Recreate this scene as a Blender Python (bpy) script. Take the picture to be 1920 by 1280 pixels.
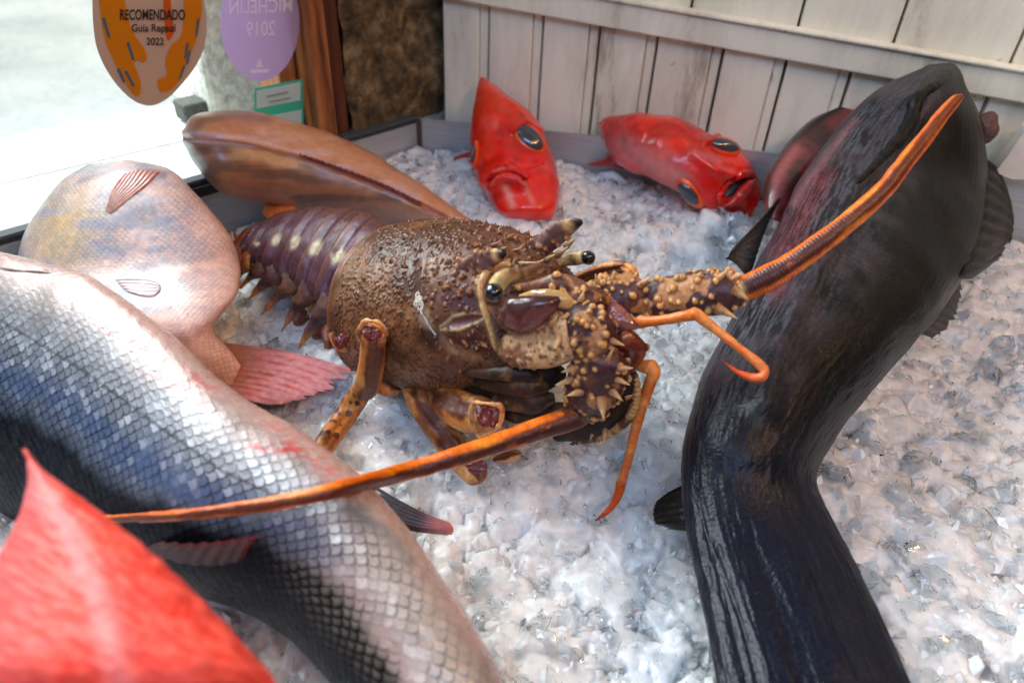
import bpy, math, random
import numpy as np
from mathutils import Vector
from mathutils.bvhtree import BVHTree
random.seed(7)
RNG = np.random.default_rng(11)
for _o in list(bpy.data.objects): bpy.data.objects.remove(_o)
SC = bpy.context.scene
COL = SC.collection

# ------------------------------------------------------------------ camera
F = 1350.0; H = 0.30
_n = np.array([874.0-960, 2400.0-640, F]); _n /= np.linalg.norm(_n)
_fw = np.array([0, 0, 1.0]) - _n[2]*_n; _fw /= np.linalg.norm(_fw)
_rt = np.cross(_fw, -_n)
if _rt[0] < 0: _rt = -_rt
RM = np.array([_rt, _fw, -_n])                      # world = RM @ cam (x right, y down, z fwd)
CAM = np.array([0, 0, H])
cam_d = bpy.data.cameras.new('camera'); cam_o = bpy.data.objects.new('camera', cam_d); COL.objects.link(cam_o)
cam_d.sensor_width = 36; cam_d.lens = F/1920*36; cam_d.clip_start = 0.01; cam_d.clip_end = 100
from mathutils import Matrix
_M = np.eye(4); _M[:3, 0] = RM[:, 0]; _M[:3, 1] = -RM[:, 1]; _M[:3, 2] = -RM[:, 2]; _M[:3, 3] = CAM
cam_o.matrix_world = Matrix(_M.tolist())
cam_d.dof.use_dof = True; cam_d.dof.focus_distance = 0.40; cam_d.dof.aperture_fstop = 7.5
SC.camera = cam_o

# ------------------------------------------------------------------ world, lamps, exposure
W_ = bpy.data.worlds.new('World'); SC.world = W_; W_.use_nodes = True
_nt = W_.node_tree; _bg = _nt.nodes['Background']
_tc = _nt.nodes.new('ShaderNodeTexCoord'); _sep = _nt.nodes.new('ShaderNodeSeparateXYZ')
_nt.links.new(_tc.outputs['Generated'], _sep.inputs[0])
_mr = _nt.nodes.new('ShaderNodeMapRange'); _mr.inputs[1].default_value = -1; _mr.inputs[2].default_value = 1
_nt.links.new(_sep.outputs[0], _mr.inputs[0])
_cr = _nt.nodes.new('ShaderNodeValToRGB')
_e = _cr.color_ramp.elements
_e[0].position = 0.05; _e[0].color = (0.62, 0.78, 1.0, 1)
_e[1].position = 1.0; _e[1].color = (0.16, 0.115, 0.075, 1)
_q = _cr.color_ramp.elements.new(0.5); _q.color = (0.22, 0.22, 0.23, 1)
_nt.links.new(_mr.outputs[0], _cr.inputs[0])
_mz = _nt.nodes.new('ShaderNodeMapRange'); _mz.inputs[1].default_value = -0.1; _mz.inputs[2].default_value = 1.0; _mz.inputs[3].default_value = 0.25; _mz.inputs[4].default_value = 1.9
_nt.links.new(_sep.outputs[2], _mz.inputs[0]); _sc = _nt.nodes.new('ShaderNodeVectorMath'); _sc.operation = 'SCALE'
_nt.links.new(_cr.outputs[0], _sc.inputs[0]); _nt.links.new(_mz.outputs[0], _sc.inputs['Scale']); _nt.links.new(_sc.outputs[0], _bg.inputs[0])
_bg.inputs[1].default_value = 0.40

def area(name, loc, target, sx, sy, power, color):
    l = bpy.data.lights.new(name, 'AREA'); l.shape = 'RECTANGLE'; l.size = sx; l.size_y = sy
    l.energy = power; l.color = color
    o = bpy.data.objects.new(name, l); COL.objects.link(o); o.location = loc
    d = Vector(target)-Vector(loc); o.rotation_euler = d.to_track_quat('-Z', 'Y').to_euler()
    return o
def bulb(name, loc, power, color, r):
    l = bpy.data.lights.new(name, 'POINT'); l.energy = power; l.color = color; l.shadow_soft_size = r
    o = bpy.data.objects.new(name, l); COL.objects.link(o); o.location = loc
area('window_daylight', (-0.70, 0.66, 0.88), (-0.02, 0.38, 0.03), 0.9, 0.65, 28, (0.90, 0.96, 1.0))
area('street_daylight', (-2.6, 3.0, 1.7), (-2.6, 3.0, 0), 3.8, 4.4, 115, (1.0, 0.99, 0.96))
area('shopfront_sky', (-0.05, -0.75, 1.15), (-0.1, 0.3, 0.03), 0.8, 0.4, 6.5, (0.36, 0.60, 1.0))
for _i, (_x, _y) in enumerate([(0.52, -0.15), (0.74, 0.06), (0.44, -0.38), (0.84, 0.28)]):
    bulb('ceiling_spot_lamp', (_x, _y, 0.90), 4.2, (1.0, 0.58, 0.28), 0.018)
SC.view_settings.view_transform = 'Standard'; SC.view_settings.look = 'None'
SC.view_settings.exposure = 0.38; SC.view_settings.gamma = 1.0
SC.cycles.use_denoising = True
SC.cycles.max_bounces = 14; SC.cycles.transparent_max_bounces = 20; SC.cycles.transmission_bounces = 8
SC.cycles.diffuse_bounces = 8; SC.cycles.glossy_bounces = 3
SC.cycles.sample_clamp_indirect = 12.0; SC.cycles.blur_glossy = 0.6

# ------------------------------------------------------------------ helpers
def ray(px, py): return RM @ np.array([px-960, py-640, F]) / F
def P(px, py, z): r = ray(px, py); return CAM + r*((z-H)/r[2])
def PD(px, py, d): return CAM + ray(px, py)*d
def projv(X):
    c = (np.asarray(X)-CAM) @ RM
    return np.stack([960+F*c[..., 0]/c[..., 2], 640+F*c[..., 1]/c[..., 2]], -1)
def depth(X): return (RM.T @ (np.asarray(X)-CAM))[2]
def unit(v): v = np.asarray(v, float); return v/(np.linalg.norm(v)+1e-12)
def lin(*c):
    c = np.array(c, float)/255
    return np.where(c <= 0.04045, c/12.92, ((c+0.055)/1.055)**2.4)
def smooth(a, b, x): t = np.clip((x-a)/(b-a), 0, 1); return t*t*(3-2*t)
_perm = np.random.default_rng(3).integers(0, 1 << 16, 4096)
_val = np.random.default_rng(4).random(1 << 16)
def vnoise(p):
    p = np.asarray(p, float); i = np.floor(p).astype(int); f = p-i; f = f*f*(3-2*f)
    out = 0
    for dx in (0, 1):
        for dy in (0, 1):
            for dz in (0, 1):
                h = _perm[(i[..., 0]+dx) & 4095]; h = _perm[(h+i[..., 1]+dy) & 4095]; h = _perm[(h+i[..., 2]+dz) & 4095]
                w = (f[..., 0] if dx else 1-f[..., 0])*(f[..., 1] if dy else 1-f[..., 1])*(f[..., 2] if dz else 1-f[..., 2])
                out = out+w*_val[h]
    return out
def fbm(p, o=4):
    p = np.asarray(p, float); s = 0; a = 0.5; t = 0
    for k in range(o): s = s+a*vnoise(p*2**k+17.3*k); t += a; a *= 0.5
    return s/t
def mixc(c, d, w): w = np.asarray(w)[..., None]; return c*(1-w)+np.asarray(d)*w
def cr(pts, t):
    """Catmull-Rom through rows of pts at parameters t in [0, n-1]"""
    pts = np.asarray(pts, float); n = len(pts); i = np.clip(np.floor(t).astype(int), 0, n-2); f = (t-i)
    f = f.reshape(f.shape+(1,)*(pts.ndim-1))
    g = lambda k: np.where(((k < 0) | (k > n-1)).reshape(k.shape+(1,)*(pts.ndim-1)),
                           2*pts[np.clip(k, 0, n-1)]-pts[np.clip(np.where(k < 0, 1, n-2), 0, n-1)], pts[np.clip(k, 0, n-1)])
    a, b, c, d = g(i-1), g(i), g(i+1), g(i+2)
    return 0.5*(2*b+(c-a)*f+(2*a-5*b+4*c-d)*f**2+(3*b-a-3*c+d)*f**3)
def pdist(p, line):
    """distance of (...,2) points to a polyline"""
    line = np.asarray(line, float); best = np.full(p.shape[:-1], 1e9)
    for a, b in zip(line[:-1], line[1:]):
        ab = b-a; t = np.clip(((p-a) @ ab)/(ab @ ab+1e-9), 0, 1)
        best = np.minimum(best, np.linalg.norm(p-a-t[..., None]*ab, axis=-1))
    return best
def cdist(p, x, y, rx, ry, ang=0):
    c, s = math.cos(math.radians(ang)), math.sin(math.radians(ang)); dx, dy = p[..., 0]-x, p[..., 1]-y
    return np.sqrt(((dx*c+dy*s)/rx)**2+((-dx*s+dy*c)/ry)**2)

def raw_mesh(name, V, quads, tris=None, col=None, uv=None):
    V = np.asarray(V, np.float32).reshape(-1, 3); me = bpy.data.meshes.new(name)
    quads = np.asarray(quads, np.int32).reshape(-1, 4); tris = np.zeros((0, 3), np.int32) if tris is None else np.asarray(tris, np.int32).reshape(-1, 3)
    me.vertices.add(len(V)); me.vertices.foreach_set('co', V.ravel())
    nl = quads.size+tris.size; me.loops.add(nl)
    li = np.concatenate([quads.ravel(), tris.ravel()]); me.loops.foreach_set('vertex_index', li)
    me.polygons.add(len(quads)+len(tris))
    st = np.concatenate([np.arange(len(quads))*4, quads.size+np.arange(len(tris))*3]).astype(np.int32)
    me.polygons.foreach_set('loop_start', st)
    me.polygons.foreach_set('use_smooth', np.ones(len(st), bool))
    me.update(calc_edges=True)
    if col is not None:
        a = me.color_attributes.new('Col', 'FLOAT_COLOR', 'POINT')
        c = np.ones((len(V), 4), np.float32); c[:, :np.asarray(col).shape[-1]] = np.asarray(col).reshape(len(V), -1); a.data.foreach_set('color', c.ravel())
    if uv is not None:
        u = me.uv_layers.new(name='UVMap'); u.data.foreach_set('uv', np.asarray(uv, np.float32).reshape(-1, 2)[li].ravel())
    me.validate(); return me
class MB:
    """collects pieces into ONE mesh"""
    def __init__(s): s.V = []; s.Q = []; s.T = []; s.C = []; s.n = 0
    def add(s, V, Q=(), T=(), col=(0.5, 0.5, 0.5)):
        V = np.asarray(V, float).reshape(-1, 3); s.V.append(V)
        if len(Q): s.Q.append(np.asarray(Q, int).reshape(-1, 4)+s.n)
        if len(T): s.T.append(np.asarray(T, int).reshape(-1, 3)+s.n)
        c = np.asarray(col, float)
        s.C.append(np.broadcast_to(c, (len(V), 3)) if c.ndim == 1 else c.reshape(-1, 3)); s.n += len(V); return s
    def mesh(s, name):
        return raw_mesh(name, np.concatenate(s.V), np.concatenate(s.Q) if s.Q else [], np.concatenate(s.T) if s.T else None, np.concatenate(s.C))
    def arrays(s): return np.concatenate(s.V)
def box_arr(c, ax):
    """box from centre and three half-axis vectors"""
    c = np.asarray(c, float); x, y, z = [np.asarray(k, float) for k in ax]
    V = [c+i*x+j*y+k*z for i in (-1, 1) for j in (-1, 1) for k in (-1, 1)]
    return np.array(V), [(0, 1, 3, 2), (4, 6, 7, 5), (0, 4, 5, 1), (2, 3, 7, 6), (0, 2, 6, 4), (1, 5, 7, 3)]
def hexa(a, b, c, d, off):
    """slab: quad a b c d and the same quad moved by off"""
    V = np.array([a, b, c, d]+[np.asarray(k)+off for k in (a, b, c, d)])
    return V, [(0, 1, 2, 3), (7, 6, 5, 4), (0, 4, 5, 1), (1, 5, 6, 2), (2, 6, 7, 3), (3, 7, 4, 0)]
def link(name, me, mat, parent=None, flat=False):
    o = bpy.data.objects.new(name, me); COL.objects.link(o)
    if mat is not None: me.materials.clear(); me.materials.append(mat)
    if flat: me.polygons.foreach_set('use_smooth', np.zeros(len(me.polygons), bool))
    if parent is not None:
        o.parent = parent
        if parent.type == 'EMPTY': o.location = -parent.location
    return o
def thing(name, label, cat, loc, group=None):
    o = bpy.data.objects.new(name, None); COL.objects.link(o); o.location = [float(k) for k in loc]; o.empty_display_size = 0.02
    return tag(o, label, cat, group)
def tag(o, label, cat, group=None):
    o['label'] = label; o['category'] = cat
    if group: o['group'] = group
    return o
def bevel(o, w, n=2):
    m = o.modifiers.new('bevel', 'BEVEL'); m.width = w; m.segments = n; m.limit_method = 'ANGLE'; return o

def grid_faces(nu, nv, closed=True):
    i = np.arange(nu-1)[:, None]; j = np.arange(nv if closed else nv-1)[None, :]; k = (j+1) % nv
    return np.stack([i*nv+j, (i+1)*nv+j, (i+1)*nv+k, i*nv+k], -1).reshape(-1, 4)
def grid_normals(G, closed=True):
    du = np.gradient(G, axis=0)
    if closed: dv = (np.roll(G, -1, 1)-np.roll(G, 1, 1))/2
    else: dv = np.gradient(G, axis=1)
    N = np.cross(dv, du); return N/(np.linalg.norm(N, axis=-1, keepdims=True)+1e-12)
class Loft:
    """surface through cross sections; G grid (nu,nv,3), N outward normals, px projected pixels"""
    def __init__(s, C, W, V, X=None, nu=120, nv=96, e=1.0, even=True):
        C, W, V = [np.asarray(k, float) for k in (C, W, V)]; X = np.zeros_like(C) if X is None else np.asarray(X, float)
        n = len(C); t = np.linspace(0, n-1, 800)
        if even:
            cc = cr(C, t); L = np.concatenate([[0], np.cumsum(np.linalg.norm(np.diff(cc, axis=0), axis=1)+0.25*np.linalg.norm(np.diff(cr(W, t), axis=0), axis=1)+0.25*np.linalg.norm(np.diff(cr(V, t), axis=0), axis=1))])
            t = np.interp(np.linspace(0, L[-1], nu), L, t)
        else: t = np.linspace(0, n-1, nu)
        s.t = t; a = np.arange(nv)/nv*2*np.pi; s.a = a
        sc = lambda q: np.sign(q)*np.abs(q)**e
        ca, sa = sc(np.cos(a)), sc(np.sin(a))
        c, w, v, x = cr(C, t), cr(W, t), cr(V, t), cr(X, t)
        s.G = c[:, None]+w[:, None]*ca[None, :, None]+v[:, None]*sa[None, :, None]+x[:, None]*np.maximum(sa, 0)[None, :, None]
        s.nu, s.nv = nu, nv; s.fix()
    def fix(s):
        s.N = grid_normals(s.G)
        out = ((s.G-s.G.mean(1, keepdims=True))*s.N).sum(-1).mean()
        if out < 0: s.N = -s.N; s.flip = True
        else: s.flip = False
        s.px = projv(s.G)
        d = np.linalg.norm(np.diff(s.G, axis=0), axis=-1).mean(1); s.ul = np.concatenate([[0], np.cumsum(d)])
        return s
    def disp(s, h): s.G = s.G+s.N*np.asarray(h)[..., None]; return s.fix()
    def geo(s):
        V = s.G.reshape(-1, 3); Q = grid_faces(s.nu, s.nv)
        c0, c1 = s.G[0].mean(0), s.G[-1].mean(0); n = len(V); j = np.arange(s.nv); k = (j+1) % s.nv
        T0 = np.stack([np.full(s.nv, n), j, k], -1); b = (s.nu-1)*s.nv
        T1 = np.stack([np.full(s.nv, n+1), b+k, b+j], -1)
        if not s.flip: pass
        else: Q = Q[:, ::-1]; T0 = T0[:, ::-1]; T1 = T1[:, ::-1]
        # grid_normals = dv x du ; face winding above gives du x dv
        Q = Q[:, ::-1]; T0 = T0[:, ::-1]; T1 = T1[:, ::-1]
        return np.concatenate([V, [c0, c1]]), Q, np.concatenate([T0, T1])
    def cols(s, c):
        c = np.broadcast_to(np.asarray(c, float), s.G.shape) if np.asarray(c).ndim == 1 else np.asarray(c)
        return np.concatenate([c.reshape(-1, c.shape[-1]), [c[0].mean(0), c[-1].mean(0)]])
    def mesh(s, name, c):
        V, Q, T = s.geo(); return raw_mesh(name, V, Q, T, s.cols(c))
    def into(s, mb, c): V, Q, T = s.geo(); mb.add(V, Q, T, s.cols(c)); return mb
def off_wall(c, m, gap):
    """a point that would sink into the plank wall is set in front of it on its own sight line"""
    if (c-WA) @ WN >= gap: return c
    r = ray(*m); return CAM+r*(((WA+WN*gap-CAM) @ WN)/(r @ WN))
def loft_px(st, **kw):
    """st rows: (Lx,Ly,Rx,Ry,z_centre,thick[,bulge]) outline pixels unprojected at the depth of the body's own centre"""
    C, W, V = [], [], []
    for r in st:
        L, R_, z, th = r[:2], r[2:4], r[4], r[5]
        m = ((L[0]+R_[0])/2, (L[1]+R_[1])/2); c = off_wall(P(*m, z), m, th+0.014); d = depth(c); l, q = PD(*L, d), PD(*R_, d)
        C.append(c); W.append((q-l)/2); V.append(unit(CAM-c)*th)
    C = np.array(C); T = np.gradient(C, axis=0); T = T/np.linalg.norm(T, axis=1, keepdims=True)
    V = [v-t*(v @ t)*0.0 for v, t in zip(V, T)]
    B = np.array([r[6] if len(r) > 6 else 0 for r in st])
    return Loft(C, W, V, T*B[:, None], **kw)
def tube(pts, rad, nu=60, nv=20, flat=1.0, up=(0, 0, 1), e=1.0):
    pts = np.asarray(pts, float); rad = np.asarray(rad, float)
    if rad.ndim == 1: rad = np.stack([rad, rad*flat], 1)
    T = np.gradient(pts, axis=0); T = T/np.linalg.norm(T, axis=1, keepdims=True); W, V = [], []; u = np.asarray(up, float)
    for t, r in zip(T, rad):
        u = unit(u-t*(u @ t)); w = np.cross(t, u); W.append(w*r[0]); V.append(u*r[1])
    return Loft(pts, W, V, nu=nu, nv=nv, e=e)
def ellipsoid(c, a, b, d, nu=24, nv=32, e=1.0):
    c, a, b, d = [np.asarray(k, float) for k in (c, a, b, d)]
    th = np.linspace(0.03, np.pi-0.03, nu); ph = np.arange(nv)/nv*2*np.pi
    G = c+d*np.cos(th)[:, None, None]+np.sin(th)[:, None, None]*(a*np.cos(ph)[None, :, None]+b*np.sin(ph)[None, :, None])
    l = Loft.__new__(Loft); l.G = G; l.nu, l.nv = nu, nv; l.t = th; l.a = ph; l.fix()
    out = ((l.G-c)*l.N).sum(-1).mean()
    if out < 0: l.N = -l.N; l.flip = not l.flip
    return l
def cone(base, tip, r, nv=8, col=(0.5, 0.5, 0.5), mb=None, tipcol=None, curve=0):
    base, tip = np.asarray(base, float), np.asarray(tip, float); ax = tip-base; q = unit(np.cross(ax, (0.3, 0.5, 0.81))); w = unit(np.cross(ax, q))
    a = np.arange(nv)/nv*2*np.pi; V = []; C = []
    tc = col if tipcol is None else tipcol
    for k, rr in ((0, 1), (0.35, 0.72), (0.7, 0.36), (0.94, 0.1)):
        for x in a: V.append(base+ax*k+(q*math.cos(x)+w*math.sin(x))*r*rr); C.append(np.asarray(col)*(1-k)+np.asarray(tc)*k)
    V.append(tip); C.append(tc)
    Q = grid_faces(4, nv); n = 3*nv; T = [(n+j, n+(j+1) % nv, 4*nv) for j in range(nv)]
    mb.add(V, Q[:, ::-1], [t for t in T], np.array(C))
def bvh(l): V, Q, T = l.geo(); return BVHTree.FromPolygons([tuple(v) for v in V], [tuple(map(int, q)) for q in Q]+[tuple(map(int, q)) for q in T])
def hit(tree, px, py):
    r = unit(ray(px, py)); h = tree.ray_cast(Vector(CAM), Vector(r))
    if h[0] is None: raise RuntimeError('no surface under pixel %s %s' % (px, py))
    nrm = np.array(h[1]); nrm = -nrm if nrm @ r > 0 else nrm
    return np.array(h[0]), nrm
def bumps(l, n, r, hgt, mask=None, seed=0, sharp=1.4, jit=0.5):
    """scatter n bumps on a loft grid: returns height field and a 0..1 bump weight"""
    g = np.random.default_rng(seed); h = np.zeros((l.nu, l.nv)); w = np.zeros((l.nu, l.nv))
    du = np.linalg.norm(np.diff(l.G, axis=0), axis=-1); dv = np.linalg.norm(np.roll(l.G, -1, 1)-l.G, axis=-1)
    ar = np.zeros((l.nu, l.nv)); ar[:-1] = du*dv[:-1]
    if mask is not None: ar = ar*mask
    p = (ar/ar.sum()).ravel(); ids = g.choice(len(p), n, p=p)
    for k in ids:
        i, j = divmod(int(k), l.nv); s = 1+jit*(g.random()*2-1); R_ = r*s
        a = int(min(60, R_/(du[min(i, l.nu-2), j]+1e-6)+1)); b = int(min(60, R_/(dv[i, j]+1e-6)+1))
        I = np.arange(max(0, i-a), min(l.nu, i+a+1)); J = np.arange(j-b, j+b+1) % l.nv
        d = np.linalg.norm(l.G[np.ix_(I, J)]-l.G[i, j], axis=-1)/R_
        z = np.clip(1-d, 0, 1)**sharp; z = z*(2-z) if sharp < 1.3 else z
        h[np.ix_(I, J)] = np.maximum(h[np.ix_(I, J)], z*hgt*s); w[np.ix_(I, J)] = np.maximum(w[np.ix_(I, J)], z)
    return h, w

# ------------------------------------------------------------------ materials
def material(name, rough=0.35, bump=0.0, bscale=400, spec=0.5, sss=0.0, sss_r=(0.004, 0.002, 0.001), coat=0.0, coat_r=0.08,
             metal=0.0, color=None, var=0.0, vscale=120, attr=True, stretch=None, trans=0.0, ior=1.45, rvar=0.0, bdist=0.0006):
    m = bpy.data.materials.new(name); m.use_nodes = True; nt = m.node_tree; b = nt.nodes['Principled BSDF']; N = nt.nodes.new; L = nt.links.new
    tc = N('ShaderNodeTexCoord'); src = tc.outputs['Object']
    if stretch is not None:
        mp = N('ShaderNodeMapping'); mp.inputs['Scale'].default_value = stretch[0]; mp.inputs['Rotation'].default_value = stretch[1]
        L(src, mp.inputs[0]); src = mp.outputs[0]
    if color is None: a = N('ShaderNodeVertexColor'); a.layer_name = 'Col'; c = a.outputs[0]
    else: a = N('ShaderNodeRGB'); a.outputs[0].default_value = (*color, 1); c = a.outputs[0]
    if var:
        nz = N('ShaderNodeTexNoise'); nz.inputs['Scale'].default_value = vscale; nz.inputs['Detail'].default_value = 6; L(src, nz.inputs['Vector'])
        mr = N('ShaderNodeMapRange'); mr.inputs[1].default_value = 0.3; mr.inputs[2].default_value = 0.7; mr.inputs[3].default_value = 1-var; mr.inputs[4].default_value = 1+var; L(nz.outputs[0], mr.inputs[0])
        mx = N('ShaderNodeVectorMath'); mx.operation = 'SCALE'; L(c, mx.inputs[0]); L(mr.outputs[0], mx.inputs['Scale']); c = mx.outputs[0]
    L(c, b.inputs['Base Color'])
    b.inputs['Roughness'].default_value = rough; b.inputs['Specular IOR Level'].default_value = spec; b.inputs['Metallic'].default_value = metal
    b.inputs['Coat Weight'].default_value = coat; b.inputs['Coat Roughness'].default_value = coat_r; b.inputs['IOR'].default_value = ior
    b.inputs['Transmission Weight'].default_value = trans
    if rvar:
        n3 = N('ShaderNodeTexNoise'); n3.inputs['Scale'].default_value = vscale*0.7; L(src, n3.inputs['Vector'])
        m3 = N('ShaderNodeMapRange'); m3.inputs[1].default_value = 0.3; m3.inputs[2].default_value = 0.7; m3.inputs[3].default_value = max(0.03, rough-rvar); m3.inputs[4].default_value = rough+rvar; L(n3.outputs[0], m3.inputs[0]); L(m3.outputs[0], b.inputs['Roughness'])
    if sss:
        b.inputs['Subsurface Weight'].default_value = sss; b.inputs['Subsurface Radius'].default_value = sss_r; b.inputs['Subsurface Scale'].default_value = 1.0
    if bump:
        n2 = N('ShaderNodeTexNoise'); n2.inputs['Scale'].default_value = bscale; n2.inputs['Detail'].default_value = 4; L(src, n2.inputs['Vector'])
        bp = N('ShaderNodeBump'); bp.inputs['Strength'].default_value = bump; bp.inputs['Distance'].default_value = bdist; L(n2.outputs[0], bp.inputs['Height'])
        L(bp.outputs[0], b.inputs['Normal'])
        if coat: L(bp.outputs[0], b.inputs['Coat Normal'])
    return m
M = {}
M['shell'] = material('lobster_shell', 0.36, 0.35, 1500, spec=0.3, coat=0.25, coat_r=0.06, var=0.3, vscale=500, rvar=0.14)
M['mouthpart'] = material('mouthpart_shell', 0.45, 0.4, 500, spec=0.3, var=0.3, vscale=300)
M['shell_gloss'] = material('wet_shell', 0.24, 0.15, 900, coat=0.5, coat_r=0.08, var=0.12, vscale=350)
M['limb'] = material('lobster_limb', 0.42, 0.3, 900, spec=0.4, coat=0.14, coat_r=0.14, var=0.25, vscale=420, sss=0.12, sss_r=(0.003, 0.001, 0.0005))
M['meat'] = material('wet_meat', 0.15, 0.6, 700, coat=0.8, var=0.3, vscale=500, color=lin(112, 40, 38), sss=0.2)
M['eye_black'] = material('eye_black', 0.06, 0, coat=1.0, coat_r=0.02, color=(0.004, 0.004, 0.005))
M['silver'] = material('silver_scales', 0.27, 0.3, 1800, spec=0.5, metal=0.25, coat=0.25, coat_r=0.035, var=0.12, vscale=260, rvar=0.08)
M['pink'] = material('pink_bream_skin', 0.38, 0.25, 900, spec=0.4, metal=0.05, coat=0.15, coat_r=0.1, var=0.1, vscale=260, sss=0.15)
M['fin'] = material('fin_membrane', 0.3, 0.2, 900, coat=0.5, coat_r=0.1, var=0.15, vscale=300, sss=0.25)
M['brown'] = material('brown_fish_skin', 0.33, 0.2, 900, coat=0.45, coat_r=0.18, var=0.12, vscale=160, sss=0.1)
M['red_soft'] = material('red_fish_flank', 0.5, 0.3, 500, spec=0.3, coat=0.0, coat_r=0.2, var=0.14, vscale=150, sss=0.2, sss_r=(0.006, 0.001, 0.0008))
M['red'] = material('red_fish_skin', 0.28, 0.25, 600, spec=0.4, coat=0.55, coat_r=0.05, var=0.14, vscale=150, sss=0.2, sss_r=(0.006, 0.001, 0.0008))
M['dark'] = material('black_fish_skin', 0.40, 0.6, 650, spec=0.2, coat=0.12, coat_r=0.05, var=0.35, vscale=420, rvar=0.08, bdist=0.0008)
_g = M['dark'].node_tree; _b = _g.nodes['Principled BSDF']; _vc = [k for k in _g.nodes if k.type == 'VERTEX_COLOR'][0]
_m = _g.nodes.new('ShaderNodeMapRange'); _m.inputs[3].default_value = 0.26; _m.inputs[4].default_value = 0.42; _g.links.new(_vc.outputs[1], _m.inputs[0]); _g.links.new(_m.outputs[0], _b.inputs['Roughness'])
_g = M['silver'].node_tree; _b = _g.nodes['Principled BSDF']; _vc = [k for k in _g.nodes if k.type == 'VERTEX_COLOR'][0]
for _s, _lo, _hi in (('Specular IOR Level', 0.05, 0.5), ('Coat Weight', 0.05, 0.35), ('Metallic', 0.0, 0.25)):
    _m = _g.nodes.new('ShaderNodeMapRange'); _m.inputs[3].default_value = _lo; _m.inputs[4].default_value = _hi; _g.links.new(_vc.outputs[1], _m.inputs[0]); _g.links.new(_m.outputs[0], _b.inputs[_s])
M['white_paint'] = material('white_paint', 0.55, 0.25, 160, color=None, var=0.07, vscale=28, stretch=((1, 1, 0.25), (0, 0, 0)))
M['steel'] = material('brushed_steel', 0.38, 0.12, 500, metal=0.9, color=(0.5, 0.5, 0.51), var=0.08, stretch=((0.1, 0.1, 2.0), (0, 0, 0)))
M['wood'] = material('varnished_wood', 0.4, 0.3, 90, color=None, var=0.35, vscale=60, stretch=((1.5, 1.5, 0.12), (0, 0, 0)), bdist=0.002)

def node_mat(name, fn):
    m = bpy.data.materials.new(name); m.use_nodes = True; nt = m.node_tree; fn(nt, nt.nodes.new, nt.links.new, nt.nodes['Principled BSDF']); return m
def ramp(nt, src, stops):
    r = nt.nodes.new('ShaderNodeValToRGB'); e = r.color_ramp.elements
    while len(e) < len(stops): e.new(0.5)
    for k, (p, c) in enumerate(stops): e[k].position = p; e[k].color = (*c, 1)
    nt.links.new(src, r.inputs[0]); return r.outputs[0]
def noise(nt, vec, scale, detail=4, rough=0.55):
    n = nt.nodes.new('ShaderNodeTexNoise'); n.inputs['Scale'].default_value = scale; n.inputs['Detail'].default_value = detail; n.inputs['Roughness'].default_value = rough
    if vec is not None: nt.links.new(vec, n.inputs['Vector'])
    return n.outputs[0]
def mapped(nt, sc, rot=(0, 0, 0)):
    t = nt.nodes.new('ShaderNodeTexCoord'); m = nt.nodes.new('ShaderNodeMapping'); m.inputs['Scale'].default_value = sc; m.inputs['Rotation'].default_value = rot
    nt.links.new(t.outputs['Object'], m.inputs[0]); return m.outputs[0]
def mixn(nt, f, a, b, mode='MIX'):
    m = nt.nodes.new('ShaderNodeMix'); m.data_type = 'RGBA'; m.blend_type = mode
    for s, k in ((f, 0), (a, 6), (b, 7)):
        if isinstance(s, (int, float)): m.inputs[k].default_value = s
        elif isinstance(s, (tuple, list, np.ndarray)): m.inputs[k].default_value = (*s, 1)
        else: nt.links.new(s, m.inputs[k])
    return m.outputs[2]
def bumpn(nt, b, h, strength, dist, sock='Normal'):
    p = nt.nodes.new('ShaderNodeBump'); p.inputs['Strength'].default_value = strength; p.inputs['Distance'].default_value = dist
    nt.links.new(h, p.inputs['Height']); nt.links.new(p.outputs[0], b.inputs[sock]); return p

def _stone(nt, N, L, b):
    v = mapped(nt, (1, 1, 1)); a = noise(nt, v, 42, 8, 0.7); c = ramp(nt, a, [(0.36, lin(38, 32, 24)), (0.52, lin(128, 104, 70)), (0.66, lin(186, 160, 120))])
    a2 = noise(nt, v, 130, 6); c = mixn(nt, 0.55, c, ramp(nt, a2, [(0.35, (0.1, 0.08, 0.06)), (0.65, (0.9, 0.8, 0.65))]), 'MULTIPLY')
    L(c, b.inputs['Base Color']); b.inputs['Roughness'].default_value = 0.85; bumpn(nt, b, a, 1.0, 0.012)
M['stone'] = node_mat('dark_granite', _stone)
def _pale(nt, N, L, b):
    v = mapped(nt, (1, 1, 1)); a = noise(nt, v, 120, 6, 0.7); c = ramp(nt, a, [(0.3, lin(150, 150, 140)), (0.6, lin(226, 224, 214))]); L(c, b.inputs['Base Color']); b.inputs['Roughness'].default_value = 0.9; bumpn(nt, b, a, 0.6, 0.004)
M['pale_stone'] = node_mat('pale_pitted_stone', _pale)
def _conc(nt, N, L, b):
    v = mapped(nt, (1, 1, 1)); a = noise(nt, v, 60, 8, 0.75); a2 = noise(nt, v, 3, 3)
    c = mixn(nt, 0.5, ramp(nt, a, [(0.3, lin(150, 158, 156)), (0.65, lin(214, 218, 214))]), ramp(nt, a2, [(0.35, lin(170, 178, 176)), (0.65, lin(226, 228, 222))])); L(c, b.inputs['Base Color']); b.inputs['Roughness'].default_value = 0.8
M['concrete'] = node_mat('pale_concrete', _conc)
def _ledge(nt, N, L, b):
    v = mapped(nt, (1, 1, 1)); a = noise(nt, v, 90, 8, 0.75); a2 = noise(nt, v, 6, 4)
    L(mixn(nt, 0.5, ramp(nt, a, [(0.32, lin(92, 100, 98)), (0.62, lin(168, 176, 172))]), ramp(nt, a2, [(0.35, lin(126, 136, 134)), (0.65, lin(180, 186, 182))])), b.inputs['Base Color']); b.inputs['Roughness'].default_value = 0.8
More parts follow.
